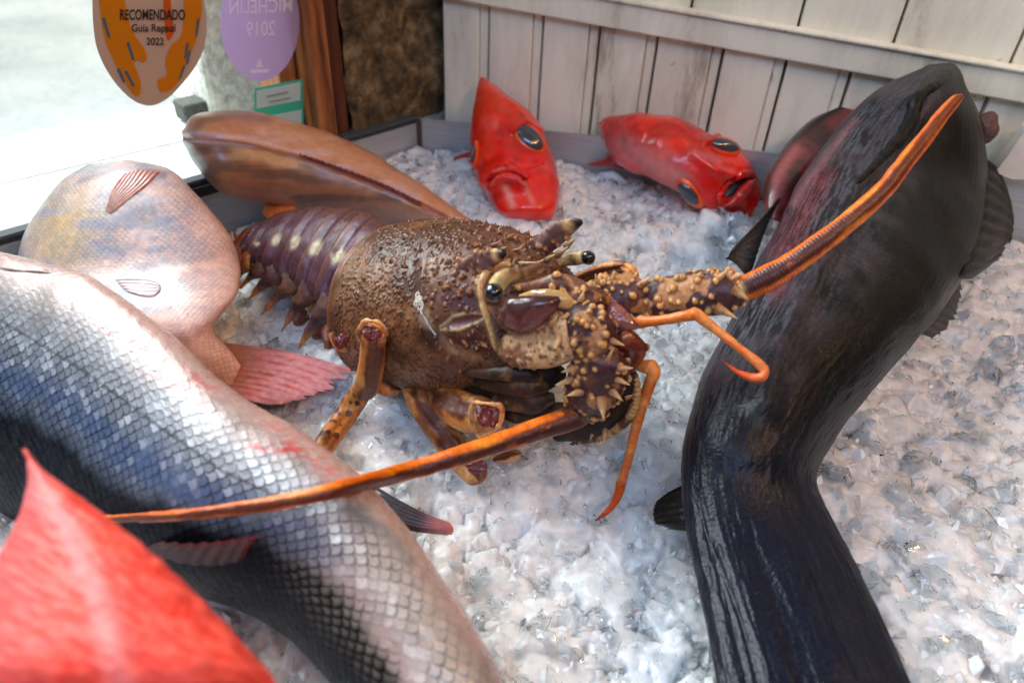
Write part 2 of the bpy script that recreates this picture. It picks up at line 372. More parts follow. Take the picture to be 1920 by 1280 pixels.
M['ledge'] = node_mat('grey_stone_ledge', _ledge)
def _paint(nt, N, L, b):
    v = mapped(nt, (1, 1, 0.22)); a = noise(nt, v, 26, 7, 0.7); a2 = noise(nt, mapped(nt, (1, 1, 1)), 9, 5, 0.6)
    c = ramp(nt, a, [(0.30, lin(150, 136, 112)), (0.42, lin(218, 214, 196)), (0.6, lin(236, 233, 215))])
    c = mixn(nt, ramp(nt, a2, [(0.58, (0, 0, 0)), (0.8, (0.55, 0.55, 0.55))]), c, lin(176, 160, 130)); 
    a3 = noise(nt, mapped(nt, (1, 1, 1)), 55, 3, 0.5); c = mixn(nt, ramp(nt, a3, [(0.70, (0, 0, 0)), (0.76, (0.7, 0.7, 0.7))]), c, lin(112, 98, 78))
    L(c, b.inputs['Base Color']); b.inputs['Roughness'].default_value = 0.5; bumpn(nt, b, a, 0.3, 0.002)
M['paint'] = node_mat('worn_white_paint', _paint)
def _wood(nt, N, L, b):
    v = mapped(nt, (1, 1, 0.08)); a = noise(nt, v, 110, 6, 0.65); c = ramp(nt, a, [(0.32, lin(70, 36, 16)), (0.5, lin(150, 88, 44)), (0.68, lin(196, 128, 72))]); L(c, b.inputs['Base Color']); b.inputs['Roughness'].default_value = 0.38; bumpn(nt, b, a, 0.4, 0.002)
M['wood'] = node_mat('varnished_wood', _wood)
def _wood2(nt, N, L, b):
    v = mapped(nt, (1, 1, 0.08)); a = noise(nt, v, 110, 6, 0.65); c = ramp(nt, a, [(0.32, lin(38, 16, 8)), (0.68, lin(104, 56, 30))]); L(c, b.inputs['Base Color']); b.inputs['Roughness'].default_value = 0.4
M['dark_wood'] = node_mat('dark_varnished_wood', _wood2)
def _steel(nt, N, L, b):
    a = noise(nt, mapped(nt, (3, 3, 300)), 3, 3); L(ramp(nt, a, [(0.3, (0.40, 0.41, 0.42)), (0.7, (0.56, 0.57, 0.58))]), b.inputs['Base Color']); b.inputs['Metallic'].default_value = 0.45; b.inputs['Roughness'].default_value = 0.42
M['steel'] = node_mat('brushed_steel', _steel)
M['gasket'] = material('dark_gasket', 0.5, 0.2, 300, color=lin(74, 80, 84))
def _glass(nt, N, L, b):
    nt.nodes.remove(b); t = N('ShaderNodeBsdfTransparent'); t.inputs[0].default_value = (0.97, 0.99, 0.985, 1); g = N('ShaderNodeBsdfGlossy'); g.inputs['Roughness'].default_value = 0.01
    fr = N('ShaderNodeFresnel'); fr.inputs[0].default_value = 1.3; mx = N('ShaderNodeMixShader'); L(fr.outputs[0], mx.inputs[0]); L(t.outputs[0], mx.inputs[1]); L(g.outputs[0], mx.inputs[2]); L(mx.outputs[0], nt.nodes['Material Output'].inputs[0])
M['glass'] = node_mat('window_glass', _glass)
def sticker_mat(name, c, tr=0.5):
    def f(nt, N, L, b):
        nt.nodes.remove(b); d = N('ShaderNodeBsdfDiffuse'); t = N('ShaderNodeBsdfTranslucent'); d.inputs[0].default_value = (*c, 1); t.inputs[0].default_value = (*c, 1)
        mx = N('ShaderNodeMixShader'); mx.inputs[0].default_value = tr; L(d.outputs[0], mx.inputs[1]); L(t.outputs[0], mx.inputs[2]); L(mx.outputs[0], nt.nodes['Material Output'].inputs[0])
    return node_mat(name, f)

# ------------------------------------------------------------------ setting
WA, WB = P(800, 297, 0), P(1900, 485, 0); WD = unit(WB-WA); WN = np.array([WD[1], -WD[0], 0.0]); WN = WN if WN @ (CAM-WA) > 0 else -WN
def onplane(px, py, o, n): r = ray(px, py); return CAM+r*(((o-CAM) @ n)/(r @ n))
def UW(px, py, off=0.0): return onplane(px, py, WA+WN*off, WN)
def wall_pt(t, z, off=0.0): p = WA+WD*t+WN*off; return np.array([p[0], p[1], z])
ZC = UW(785, 222, 0.012)[2]
CORN = UW(785, 222, 0.012)
V0 = P(0, 450, ZC); VD = unit(CORN-V0); VN = np.array([VD[1], -VD[0], 0.0]); VN = VN if VN @ (CAM-V0) > 0 else -VN
VO = V0-VN*0.012                                     # window plane just outside the tray rim
def UV_(px, py, off=0.0): return onplane(px, py, VO+VN*off, VN)
def win_pt(t, z, off=0.0): p = VO+VD*t+VN*off; return np.array([p[0], p[1], z])
tW = lambda px, py: (UW(px, py)-WA) @ WD
tV = lambda px, py: (UV_(px, py)-VO) @ VD

# street outside
g = P(140, 240, ZC); gs = 14.0; zz = ZC-0.32
pv = raw_mesh('pavement', [(-gs, -2, zz), (6, -2, zz), (6, gs, zz), (-gs, gs, zz)], [(0, 1, 2, 3)])
o = link('pavement', pv, M['concrete']); o['kind'] = 'structure'
# window ledge of two stone courses with a dark joint
def strip(a, b, c, d, z, th):
    q = [P(*k, z) for k in (a, b, c, d)]; return hexa(*q, np.array([0, 0, -th]))
lt = thing('window_ledge', 'pale stone ledge running outside the shop window', 'ledge', P(100, 380, ZC))
V, Q = strip((-900, 720), (900, 196), (900, 133), (-900, 560), ZC-0.004, 0.3); link('inner_slab', raw_mesh('inner_slab', V, Q), M['ledge'], lt, True)
V, Q = strip((-900, 557), (900, 131), (900, 85), (-900, 434), ZC-0.004, 0.3); link('outer_slab', raw_mesh('outer_slab', V, Q), M['concrete'], lt, True)
# pale pitted stone jamb outside
def win_box(t0, t1, z0, z1, o0, o1):
    V = [win_pt(t, z, k) for t in (t0, t1) for z in (z0, z1) for k in (o0, o1)]
    return np.array(V), [(0, 1, 3, 2), (4, 6, 7, 5), (0, 4, 5, 1), (2, 3, 7, 6), (0, 2, 6, 4), (1, 5, 7, 3)]
a = P(400, 232, ZC-0.004); ta = (a-VO) @ VD; oa = (a-VO) @ VN
b_ = onplane(560, 150, VO+VN*oa, VN); tb = (b_-VO) @ VD
V, Q = win_box(ta, tb+0.1, ZC-0.004, 0.75, oa-0.12, oa); o = link('stone_jamb', raw_mesh('stone_jamb', V, Q), M['pale_stone'], None, True); bevel(o, 0.006, 2)
tag(o, 'pale pitted stone jamb outside the glass behind the lilac sticker', 'stone jamb')
V, Q = win_box(ta-0.022, ta+0.004, ZC-0.002, ZC+0.016, oa-0.03, oa-0.005); o = link('door_stop', raw_mesh('door_stop', V, Q), material('speckled_rubber', 0.8, 0.5, 300, color=lin(66, 70, 66), var=0.5, vscale=300), None, True); bevel(o, 0.003, 2)
tag(o, 'small dark speckled block on the ledge beside pale stone jamb', 'block')
# window pane and wooden post
tp0, tp1 = tV(572, 120), tV(641, 120)
V, Q = win_box(-1.0, tp0, ZC-0.004, 0.75, -0.002, 0.002); o = link('window_pane', raw_mesh('window_pane', V, Q), M['glass'], None, True)
tag(o, 'clear window glass carrying three stickers, bright street behind', 'window pane')
po = thing('window_post', 'varnished brown wooden window post between glass and dark stone', 'post', win_pt(tp0, ZC))
tm = tV(606, 120)
V, Q = win_box(tp0, tm, ZC-0.003, 0.75, -0.035, 0.012); bevel(link('front_board', raw_mesh('front_board', V, Q), M['wood'], po, True), 0.002)
V, Q = win_box(tm+0.0015, tp1, ZC-0.003, 0.75, -0.035, 0.002); bevel(link('side_board', raw_mesh('side_board', V, Q), M['dark_wood'], po, True), 0.002)
V, Q = win_box(tV(533, 120), tp0-0.002, ZC-0.003, 0.75, -0.05, -0.012); bevel(link('outer_stop', raw_mesh('outer_stop', V, Q), M['wood'], po, True), 0.002)
# dark stone pillar, rough front face
t1 = (wall_pt(tW(829, 120), 0)-VO) @ VD+0.02
nu, nv = 90, 130; g1, g2 = np.meshgrid(np.linspace(tp1+0.002, t1+0.004, nu), np.linspace(-0.02, 0.6, nv), indexing='ij')
G = VO+VD*g1[..., None]; G[..., 2] = g2; nz = fbm(G*26, 5); G = G+VN*((nz-0.5)*0.03+0.004)[..., None]
mb = MB(); mb.add(G.reshape(-1, 3), grid_faces(nu, nv, False))
V, Q = win_box(tp1+0.002, t1+0.004, -0.02, 0.6, -0.09, -0.016); mb.add(V, Q)
o = link('stone_pillar', mb.mesh('stone_pillar'), M['stone']); tag(o, 'rough dark brown stone pillar between wooden post and white planks', 'pillar')
# white plank wall
wl = thing('plank_wall', 'worn white painted plank wall with a horizontal rail', 'wall', wall_pt(0.3, 0))
tL = tW(829, 120)
def wall_box(t0, t1, z0, z1, o0, o1):
    V = [wall_pt(t, z, k) for t in (t0, t1) for z in (z0, z1) for k in (o0, o1)]
    return np.array(V), [(0, 1, 3, 2), (4, 6, 7, 5), (0, 4, 5, 1), (2, 3, 7, 6), (0, 2, 6, 4), (1, 5, 7, 3)]
V, Q = wall_box(tL, 1.3, -0.05, 0.6, -0.04, -0.012); link('backing', raw_mesh('backing', V, Q), material('grimy_backing', 0.8, 0.3, 100, color=lin(120, 108, 92), var=0.3, vscale=40), wl, True)
gp = [tL]+[tW(x, y) for x, y in ((914, 120), (1012, 137), (1114, 152), (1218, 168), (1338, 184), (1453, 200), (1572, 216))]
d_ = gp[-1]-gp[-2]; 
for k in range(7): gp.append(gp[-1]+d_*1.0)
ra_, rb_ = UW(829, -36, 0.0), UW(2150, 198, 0.0); rail_z = lambda t: ra_[2]+(rb_[2]-ra_[2])*((t-(ra_-WA) @ WD)/((rb_-ra_) @ WD))
mb = MB()
for k in range(len(gp)-1):
    w = gp[k+1]-gp[k]; q = 0.0011; zo = RNG.uniform(-0.0012, 0.0012)
    V, Q = wall_box(gp[k]+q, gp[k+1]-q-0.008, -0.05, rail_z(gp[k]+0.03), -0.0125, 0.0+zo); mb.add(V, Q)
    V, Q = wall_box(gp[k+1]-q-0.0077, gp[k+1]-q, -0.05, rail_z(gp[k+1]), -0.0125, -0.002+zo); mb.add(V, Q)
bevel(link('lower_planks', mb.mesh('lower_planks'), M['paint'], wl, True), 0.0016, 2)
q = [UW(829, -8, 0.001), UW(2150, 232, 0.001), UW(2150, 165, 0.001), UW(829, -64, 0.001)]
V, Q = hexa(*q, WN*0.008); bevel(link('rail', raw_mesh('rail', V, Q), M['paint'], wl, True), 0.002, 3)
q = [UW(829, -58, 0.0012), UW(2150, 172, 0.0012), UW(2150, 163, 0.0012), UW(829, -67, 0.0012)]
V, Q = hexa(*q, WN*0.0115); bevel(link('rail_bead', raw_mesh('rail_bead', V, Q), M['paint'], wl, True), 0.002, 3)
up = [tL, tW(1100, -10), tW(1297, 8), tW(1503, 25), tW(1690, 38), tW(1912, 80), tW(2100, 100)]
mb = MB()
for k in range(len(up)-1):
    V, Q = wall_box(up[k]+0.001, up[k+1]-0.001, rail_z(up[k])+0.004, 0.6, -0.0125, 0.0007+0.0005*(k % 2)); mb.add(V, Q)
bevel(link('upper_planks', mb.mesh('upper_planks'), M['paint'], wl, True), 0.0018, 2)
# steel tray
tr = thing('ice_tray', 'brushed steel display tray filled with crushed ice', 'tray', CORN*np.array([1, 1, 0]))
zr = UW(1430, 288, 0.012)[2]; zr2 = UW(1915, 331, 0.012)[2]
c0 = wall_pt((CORN-WA) @ WD, ZC, 0.012); c1 = wall_pt(tW(1915, 331), zr2, 0.012); t2 = (c1-WA) @ WD; c2 = wall_pt(t2+0.3, zr2+0.3*(zr2-ZC)/(t2-((CORN-WA) @ WD)), 0.012)
V, Q = hexa(c0, c2, c2*[1, 1, 0]+[0, 0, -0.06], c0*[1, 1, 0]+[0, 0, -0.06], -WN*0.0015); link('back_side', raw_mesh('back_side', V, Q), M['steel'], tr, True)
a0, a1 = V0-VD*1.0, CORN; V, Q = hexa(a0, a1, a1*[1, 1, 0]+[0, 0, -0.06], a0*[1, 1, 0]+[0, 0, -0.06], -VN*0.0015); link('window_side', raw_mesh('window_side', V, Q), M['steel'], tr, True)
V, Q = hexa(a0+[0, 0, 0.002], a1-VD*0.002+[0, 0, 0.002], a1-VD*0.002-VN*0.009+[0, 0, 0.002], a0-VN*0.009+[0, 0, 0.002], np.array([0, 0, -0.006])); link('rim', raw_mesh('rim', V, Q), M['gasket'], tr, True)
V, Q = box_arr(CORN+VD*(-0.001)+WD*0.001+[0, 0, -0.035], (WD*0.002, WN*0.002, np.array([0, 0, 0.035]))); link('corner_seam', raw_mesh('corner_seam', V, Q), material('weld_seam', 0.6, color=lin(96, 80, 66), metal=0.5), tr, True)
V, Q = box_arr(P(385, 347, ZC-0.006)+VN*0.006, (VD*0.016, VN*0.004, np.array([0, 0, 0.004]))); link('clip', raw_mesh('clip', V, Q), material('black_plastic', 0.4, color=(0.012, 0.012, 0.012)), tr, True)
fl = raw_mesh('tray_floor', [(-1.2, -0.3, -0.05), (1.2, -0.3, -0.05), (1.2, 0.6, -0.05), (-1.2, 0.6, -0.05)], [(0, 1, 2, 3)]); link('tray_floor', fl, M['steel'], tr, True)

# stickers on the glass
from mathutils.geometry import tessellate_polygon
def poly_plate(px, off, th, name, mat, parent, plane=UV_):
    p = [plane(x, y, off) for x, y in px]; n = len(p); tri = tessellate_polygon([[Vector(k) for k in p]])
    nrm = VN*th; V = np.array(p+[k+nrm for k in p]); T = [tuple(t) for t in tri]+[tuple(i+n for i in t[::-1]) for t in tri]
    Q = [(i, (i+1) % n, (i+1) % n+n, i+n) for i in range(n)]
    return link(name, raw_mesh(name, V, Q, T), mat, parent, True)
def smooth_poly(px, n=8):
    px = np.array(px, float); m = len(px); e = np.concatenate([px[-2:], px, px[:3]]); t = np.linspace(2, 2+m, m*n, endpoint=False); return [tuple(k) for k in cr(e, t)]
def lettering(text, cx, cy, width, height, off, mat, parent, mirror=False, slant=0.0, bold=0.0):
    cu = bpy.data.curves.new('lettering', 'FONT'); cu.body = text; cu.align_x = 'CENTER'; cu.align_y = 'CENTER'; cu.offset = bold; cu.extrude = 0.0
    ob = bpy.data.objects.new('lettering_source', cu); COL.objects.link(ob); bpy.context.view_layer.update()
    me = bpy.data.meshes.new_from_object(ob.evaluated_get(bpy.context.evaluated_depsgraph_get())); bpy.data.objects.remove(ob)
    v = np.array([k.co[:] for k in me.vertices]); v -= (v.max(0)+v.min(0))/2; s = np.ptp(v, axis=0); v[:, 0] *= width/s[0]*(-1 if mirror else 1); v[:, 1] *= height/s[1]
    for k, q in zip(me.vertices, v): k.co = UV_(cx+q[0], cy-q[1]+q[0]*slant, off)
    return link('lettering', me, mat, parent)
S1 = sticker_mat('sticker_beige', lin(200, 172, 152), 0.30); S2 = sticker_mat('sticker_amber', lin(226, 140, 30), 0.3); S3 = sticker_mat('sticker_orange', lin(220, 100, 40), 0.3); S4 = sticker_mat('sticker_slate', lin(96, 124, 142), 0.4); S5 = material('sticker_ink', 0.6, color=lin(26, 22, 20))
st = thing('window_sticker', 'rounded beige and orange award sticker lettered RECOMENDADO on the glass', 'sticker', UV_(281, 198))
poly_plate(smooth_poly([(174, -20), (176, 60), (188, 108), (214, 153), (248, 187), (281, 198), (314, 184), (347, 150), (373, 112), (386, 66), (383, 6), (366, -70), (325, -125), (278, -140), (228, -120), (190, -75)], 6), 0.0025, 0.0006, 'plate', S1, st)
for pts, m_ in (([(186, -30), (206, -30), (212, 30), (222, 70), (245, 110), (262, 150), (262, 176), (250, 178), (232, 150), (216, 120), (200, 85), (190, 40)], S2),
               ([(184, -40), (203, -40), (205, 20), (212, 62), (222, 98), (226, 126), (206, 96), (192, 52)], S3),
               ([(206, 20), (220, -30), (232, -30), (236, 20), (250, 62), (268, 88), (276, 108), (268, 118), (254, 112), (248, 140), (234, 120), (222, 80)], S2),
               ([(216, -30), (230, -30), (232, 30), (246, 78), (256, 112), (248, 112), (232, 84), (220, 40)], S3),
               ([(348, -40), (372, -30), (378, 20), (366, 78), (352, 110), (338, 148), (318, 170), (300, 172), (296, 150), (312, 142), (310, 112), (322, 84), (342, 60)], S2),
               ([(350, -40), (372, -40), (376, 30), (362, 82), (350, 96), (344, 70), (348, 20)], S3),
               ([(306, -30), (316, -30), (322, 30), (326, 60), (314, 76), (308, 40)], S3)):
    poly_plate(smooth_poly(pts, 4), 0.0033+0.0003*random.random(), 0.0003, 'brush_mark', m_, st)
for x, y, dx, dy in ((194, 52, 10, 34), (240, 96, 9, 30), (222, 142, 10, 22), (236, 148, 14, 26), (352, 96, -6, 26), (372, 52, -5, 30), (346, 136, -10, 22), (356, 108, -6, 22)):
    poly_plate([(x-3, y-dy/2), (x+2, y-dy/2-3), (x+dx+3, y+dy/2), (x+dx-1, y+dy/2+3)], 0.0040, 0.0003, 'dash_mark', S4, st)
lettering('RECOMENDADO', 286, 28, 122, 20, 0.0046, S5, st, bold=0.02); lettering('Gu\u00eda Repsol', 288, 55, 82, 19, 0.0046, S5, st, bold=0.015); lettering('2022', 291, 78, 33, 14, 0.0046, S5, st, bold=0.015)
S6 = sticker_mat('sticker_lilac', lin(212, 194, 224), 0.62); S7 = sticker_mat('sticker_lilac_print', lin(252, 250, 253), 0.6); S8 = sticker_mat('sticker_teal', lin(92, 200, 176), 0.5); S9 = sticker_mat('sticker_white', lin(226, 238, 240), 0.5); S10 = sticker_mat('sticker_print', lin(176, 190, 196), 0.5)
s2 = thing('window_sticker', 'round translucent lilac sticker with mirrored lettering near post', 'sticker', UV_(487, 152))
poly_plate([(487+74*math.sin(k/40*2*math.pi), 40-112*math.cos(k/40*2*math.pi)) for k in range(40)], 0.0025, 0.0006, 'plate', S6, s2)
lettering('MICHELIN', 489, 12, 118, 26, 0.0034, S7, s2, mirror=True, slant=-0.04, bold=0.012); lettering('2019', 489, 54, 54, 28, 0.0034, S7, s2, mirror=True, slant=-0.04, bold=0.012)
poly_plate([(470, 131), (503, 129), (503, 136), (470, 138)], 0.0034, 0.0003, 'emblem_base', S7, s2); poly_plate([(480, 127), (487, 110), (494, 126)], 0.0034, 0.0003, 'emblem', S7, s2)
s3 = thing('window_sticker', 'small rectangular teal and white sticker low on glass beside post', 'sticker', UV_(520, 235))
poly_plate([(477, 166), (567, 148), (570, 262), (477, 262)], 0.0025, 0.0006, 'plate', S8, s3)
poly_plate([(481, 170), (563, 154), (563, 188), (481, 204)], 0.0034, 0.0003, 'panel', S9, s3); poly_plate([(481, 222), (565, 206), (565, 258), (481, 258)], 0.0034, 0.0003, 'panel', S9, s3)
for x0, x1, y in ((500, 540, 176), (505, 545, 186)): poly_plate([(x0, y+4), (x1, y-4), (x1, y-1), (x0, y+7)], 0.0040, 0.0003, 'print_line', S10, s3)
# white bowl edge at the far right
wq = [UW(x, y, 0.03) for x, y in ((1866, 322), (1926, 243), (2010, 232), (2010, 334), (1900, 334))]; wt_ = len(wq)
mb = MB(); mb.add(np.array(wq+[k-WN*0.012 for k in wq]), [(i, (i+1) % 5, (i+1) % 5+5, i+5) for i in range(5)], [(0, 1, 2), (0, 2, 3), (0, 3, 4), (7, 6, 5), (8, 7, 5), (9, 8, 5)])
o = bevel(link('white_board', mb.mesh('white_board'), material('white_plastic', 0.4, color=lin(222, 212, 200), var=0.05), None, True), 0.004, 3)
tag(o, 'slanted corner of a white plastic board behind the tray at far right', 'board')

# ------------------------------------------------------------------ crushed ice bed
MOUNDS = [(P(990, 402, 0.02), 0.026, 0.014), (P(1375, 424, 0.02), 0.030, 0.012), (P(620, 700, 0.0), 0.02, 0.006)]
def ice_base(x, y):
    p = np.stack([x, y, np.zeros_like(x)], -1)
    return (fbm(p*9, 3)-0.5)*0.024-0.002+(fbm(p*34, 2)-0.5)*0.008+0.024*smooth(0.20, 0.02, (x-WA[0])*WN[0]+(y-WA[1])*WN[1])+sum(k*np.exp(-(((x-m_[0])**2+(y-m_[1])**2)/r_**2)) for m_, r_, k in MOUNDS)
STEP = 0.0011
gx = np.arange(-0.46, 0.62, STEP); gy = np.arange(0.07, 0.80, STEP); X_, Y_ = np.meshgrid(gx, gy, indexing='ij')
BASE = ice_base(X_, Y_); HT = BASE-0.010
g = np.random.default_rng(5)
def lumps(n, r0, r1, zlo, zhi, tilt, fx=None):
    for k in range(n):
        cx, cy = g.uniform(gx[0], gx[-1]), g.uniform(gy[0], gy[-1])
        if fx is not None and g.random() > fx(cx, cy): continue
        r = r0+(r1-r0)*g.random()**2; n_ = g.integers(4, 7); th = g.uniform(0, 2*np.pi)+np.arange(n_)/n_*2*np.pi+g.normal(size=n_)*0.25; rr = r*g.uniform(0.6, 1.1, n_)
        I0, I1 = int((cx-1.4*r-gx[0])/STEP), int((cx+1.4*r-gx[0])/STEP)+2; J0, J1 = int((cy-1.4*r-gy[0])/STEP), int((cy+1.4*r-gy[0])/STEP)+2
        I0, J0 = max(I0, 0), max(J0, 0); dx, dy = X_[I0:I1, J0:J1]-cx, Y_[I0:I1, J0:J1]-cy
        if dx.size == 0: continue
        d = sum(np.maximum(0, (dx*math.cos(a)+dy*math.sin(a))/q)**7 for a, q in zip(th, rr))**(1/7)
        tx, ty = g.normal(size=2)*tilt; z0 = g.uniform(zlo, zhi)
        i, j = min(max(int((cx-gx[0])/STEP), 0), len(gx)-1), min(max(int((cy-gy[0])/STEP), 0), len(gy)-1)
        h = BASE[i, j]+z0+tx*dx+ty*dy+r*0.34*(np.sqrt(np.clip(1-d**5, 0, 1))-1)
        h = np.where(d < 1, h, -9)
        HT[I0:I1, J0:J1] = np.maximum(HT[I0:I1, J0:J1], h)
right = lambda x, y: 1.0 if x > 0.13 else 0.25
lumps(15000, 0.003, 0.011, -0.0040, 0.0014, 0.22)
lumps(16000, 0.0015, 0.005, -0.0025, 0.0016, 0.30, lambda x, y: 1.0 if x < 0.12 else 0.3)
lumps(3600, 0.008, 0.021, -0.0030, 0.0022, 0.22, right)
HT += (fbm(np.stack([X_, Y_, X_*0], -1)*200, 2)-0.5)*0.0012
keep = (((X_-V0[0])*VN[0]+(Y_-V0[1])*VN[1]) > 0.002) & (((X_-WA[0])*WN[0]+(Y_-WA[1])*WN[1]) > 0.015)
ni, nj = HT.shape; idx = np.arange(ni*nj).reshape(ni, nj); kq = keep[:-1, :-1] & keep[1:, :-1] & keep[1:, 1:] & keep[:-1, 1:]
Q = np.stack([idx[:-1, :-1], idx[1:, :-1], idx[1:, 1:], idx[:-1, 1:]], -1)[kq]
used = np.unique(Q); rm = np.full(ni*nj, -1); rm[used] = np.arange(len(used))
V = np.stack([X_, Y_, HT], -1).reshape(-1, 3)[used]
def ice_z(x, y): return HT[int(np.clip((x-gx[0])/STEP, 0, ni-1)), int(np.clip((y-gy[0])/STEP, 0, nj-1))]
def ice_shader(nt, N, L, b, clear, rough, bscale, bstr, c, sss=1.0):
    """frosty white body mixed with clear ice that lets light and sight through, under a wet Fresnel skin"""
    v = mapped(nt, (1, 1, 1)); a = noise(nt, v, 55, 6, 0.65); a4 = noise(nt, v, 190, 5, 0.65); a2 = noise(nt, v, bscale, 3, 0.6)
    b.inputs['Base Color'].default_value = (*c, 1); b.inputs['Roughness'].default_value = 0.5; b.inputs['Specular IOR Level'].default_value = 0.0
    b.inputs['Subsurface Weight'].default_value = sss; b.inputs['Subsurface Radius'].default_value = (0.013, 0.015, 0.016); b.inputs['Subsurface Scale'].default_value = 1.0
    tr = N('ShaderNodeBsdfTransparent'); tr.inputs[0].default_value = (0.985, 0.992, 0.996, 1)
    m1 = N('ShaderNodeMixShader'); t = mixn(nt, 0.5, a, a4); L(ramp(nt, t, clear), m1.inputs[0]); L(b.outputs[0], m1.inputs[1]); L(tr.outputs[0], m1.inputs[2])
    gl = N('ShaderNodeBsdfGlossy'); L(ramp(nt, a4, rough), gl.inputs['Roughness']); fr = N('ShaderNodeFresnel'); fr.inputs[0].default_value = 1.42
    p = bumpn(nt, b, a2, bstr, 0.001); L(p.outputs[0], gl.inputs['Normal']); L(p.outputs[0], fr.inputs['Normal'])
    m2 = N('ShaderNodeMixShader'); L(fr.outputs[0], m2.inputs[0]); L(m1.outputs[0], m2.inputs[1]); L(gl.outputs[0], m2.inputs[2]); L(m2.outputs[0], nt.nodes['Material Output'].inputs[0])
g3 = lambda k: (k, k, k)
def _ice(nt, N, L, b): ice_shader(nt, N, L, b, [(0.36, g3(0.35)), (0.50, g3(0.12)), (0.60, g3(0.0))], [(0.35, g3(0.03)), (0.7, g3(0.3))], 420, 0.2, (0.965, 0.972, 0.978))
def _core(nt, N, L, b):
    v = mapped(nt, (1, 1, 1)); a = noise(nt, v, 120, 5, 0.65); L(ramp(nt, a, [(0.3, (0.85, 0.86, 0.87)), (0.6, (0.97, 0.975, 0.98))]), b.inputs['Base Color']); b.inputs['Roughness'].default_value = 0.5
M['core'] = node_mat('packed_ice', _core)
M['ice'] = node_mat('crushed_ice', _ice)
o = link('ice_bed', raw_mesh('ice_bed', V, rm[Q]), M['ice']); o['kind'] = 'stuff'; o['label'] = 'bed of white crushed ice filling the display tray'
V2 = V-np.array([0, 0, 0.0055]); V2[:, 2] += (fbm(V[:, :]*np.array([150, 150, 0]), 2)-0.5)*0.005
o = link('packed_ice', raw_mesh('packed_ice', V2, rm[Q]), M['core']); o['kind'] = 'stuff'; o['label'] = 'white packed ice under the clear crushed ice'
# loose clear chips of ice on top
def _chip(nt, N, L, b): ice_shader(nt, N, L, b, [(0.36, g3(0.45)), (0.52, g3(0.25)), (0.66, g3(0.05))], [(0.4, g3(0.02)), (0.7, g3(0.16))], 250, 0.12, (0.96, 0.97, 0.98), 0.0)
M['chip'] = node_mat('clear_ice', _chip)
import bmesh
vars_ = []; round_ = []
for k in range(16):
    bm = bmesh.new()
    sh = np.array([1, g.uniform(0.6, 0.95), g.uniform(0.3, 0.65)])
    for _ in range(11): bm.verts.new(unit(g.normal(size=3))*g.uniform(0.85, 1.0)*sh)
    bmesh.ops.convex_hull(bm, input=bm.verts); bmesh.ops.subdivide_edges(bm, edges=bm.edges, cuts=1, use_grid_fill=True)
    bmesh.ops.smooth_vert(bm, verts=bm.verts, factor=0.12, use_axis_x=True, use_axis_y=True, use_axis_z=True); bmesh.ops.triangulate(bm, faces=bm.faces)
    grab = lambda: (np.array([v.co[:] for v in bm.verts]), np.array([[v.index for v in f.verts] for f in bm.faces]))
    bm.verts.index_update(); vars_.append(grab())
    bmesh.ops.subdivide_edges(bm, edges=bm.edges, cuts=1, use_grid_fill=True)
    for _ in range(2): bmesh.ops.smooth_vert(bm, verts=bm.verts, factor=0.5, use_axis_x=True, use_axis_y=True, use_axis_z=True)
    bmesh.ops.triangulate(bm, faces=bm.faces); bm.verts.index_update(); round_.append(grab()); bm.free()
CHIP_SKIP = []
def build_chips(n, name, mat, s0, s1, lift, label, shapes, flat):
    mb = MB(); c = 0
    while c < n:
        x, y = g.uniform(-0.36, 0.55), 0.10+0.62*g.random()**1.6
        if (x-V0[0])*VN[0]+(y-V0[1])*VN[1] < 0.012 or (x-WA[0])*WN[0]+(y-WA[1])*WN[1] < 0.02: continue
        s = (s0+s1*g.random()**1.5)*(1.6 if x > 0.12 and g.random() < 0.45 else 1.0)
        V, T = shapes[g.integers(16)]; q = g.normal(size=(3, 3)); q, _ = np.linalg.qr(q)
        mb.add(V @ q*s+np.array([x, y, ice_z(x, y)+s*g.uniform(*lift)]), (), T); c += 1
    o = link(name, mb.mesh(name), mat, None, flat); o['kind'] = 'stuff'; o['label'] = label
build_chips(7000, 'ice_chips', M['chip'], 0.0020, 0.0055, (-0.6, -0.15), 'frosty angular chips of ice scattered over the ice bed', vars_, True)
M['melt'] = node_mat('melting_ice', lambda nt, N, L, b: ice_shader(nt, N, L, b, [(0.36, g3(0.8)), (0.52, g3(0.6)), (0.66, g3(0.35))], [(0.4, g3(0.02)), (0.7, g3(0.12))], 250, 0.1, (0.96, 0.97, 0.98), 0.0))
build_chips(1300, 'rounded_ice_chips', M['melt'], 0.0024, 0.0080, (-0.55, -0.1), 'frosty rounded lumps of ice scattered over the ice bed', round_, False)
M['clear'] = material('clear_wet_ice', 0.04, 0.12, 300, color=(0.985, 0.992, 0.996), trans=1.0, ior=1.31, rvar=0.03, bdist=0.001)
build_chips(4800, 'clear_ice_chips', M['clear'], 0.0028, 0.0072, (-0.40, 0.05), 'glassy clear chips of ice lying on the ice bed', vars_, True)

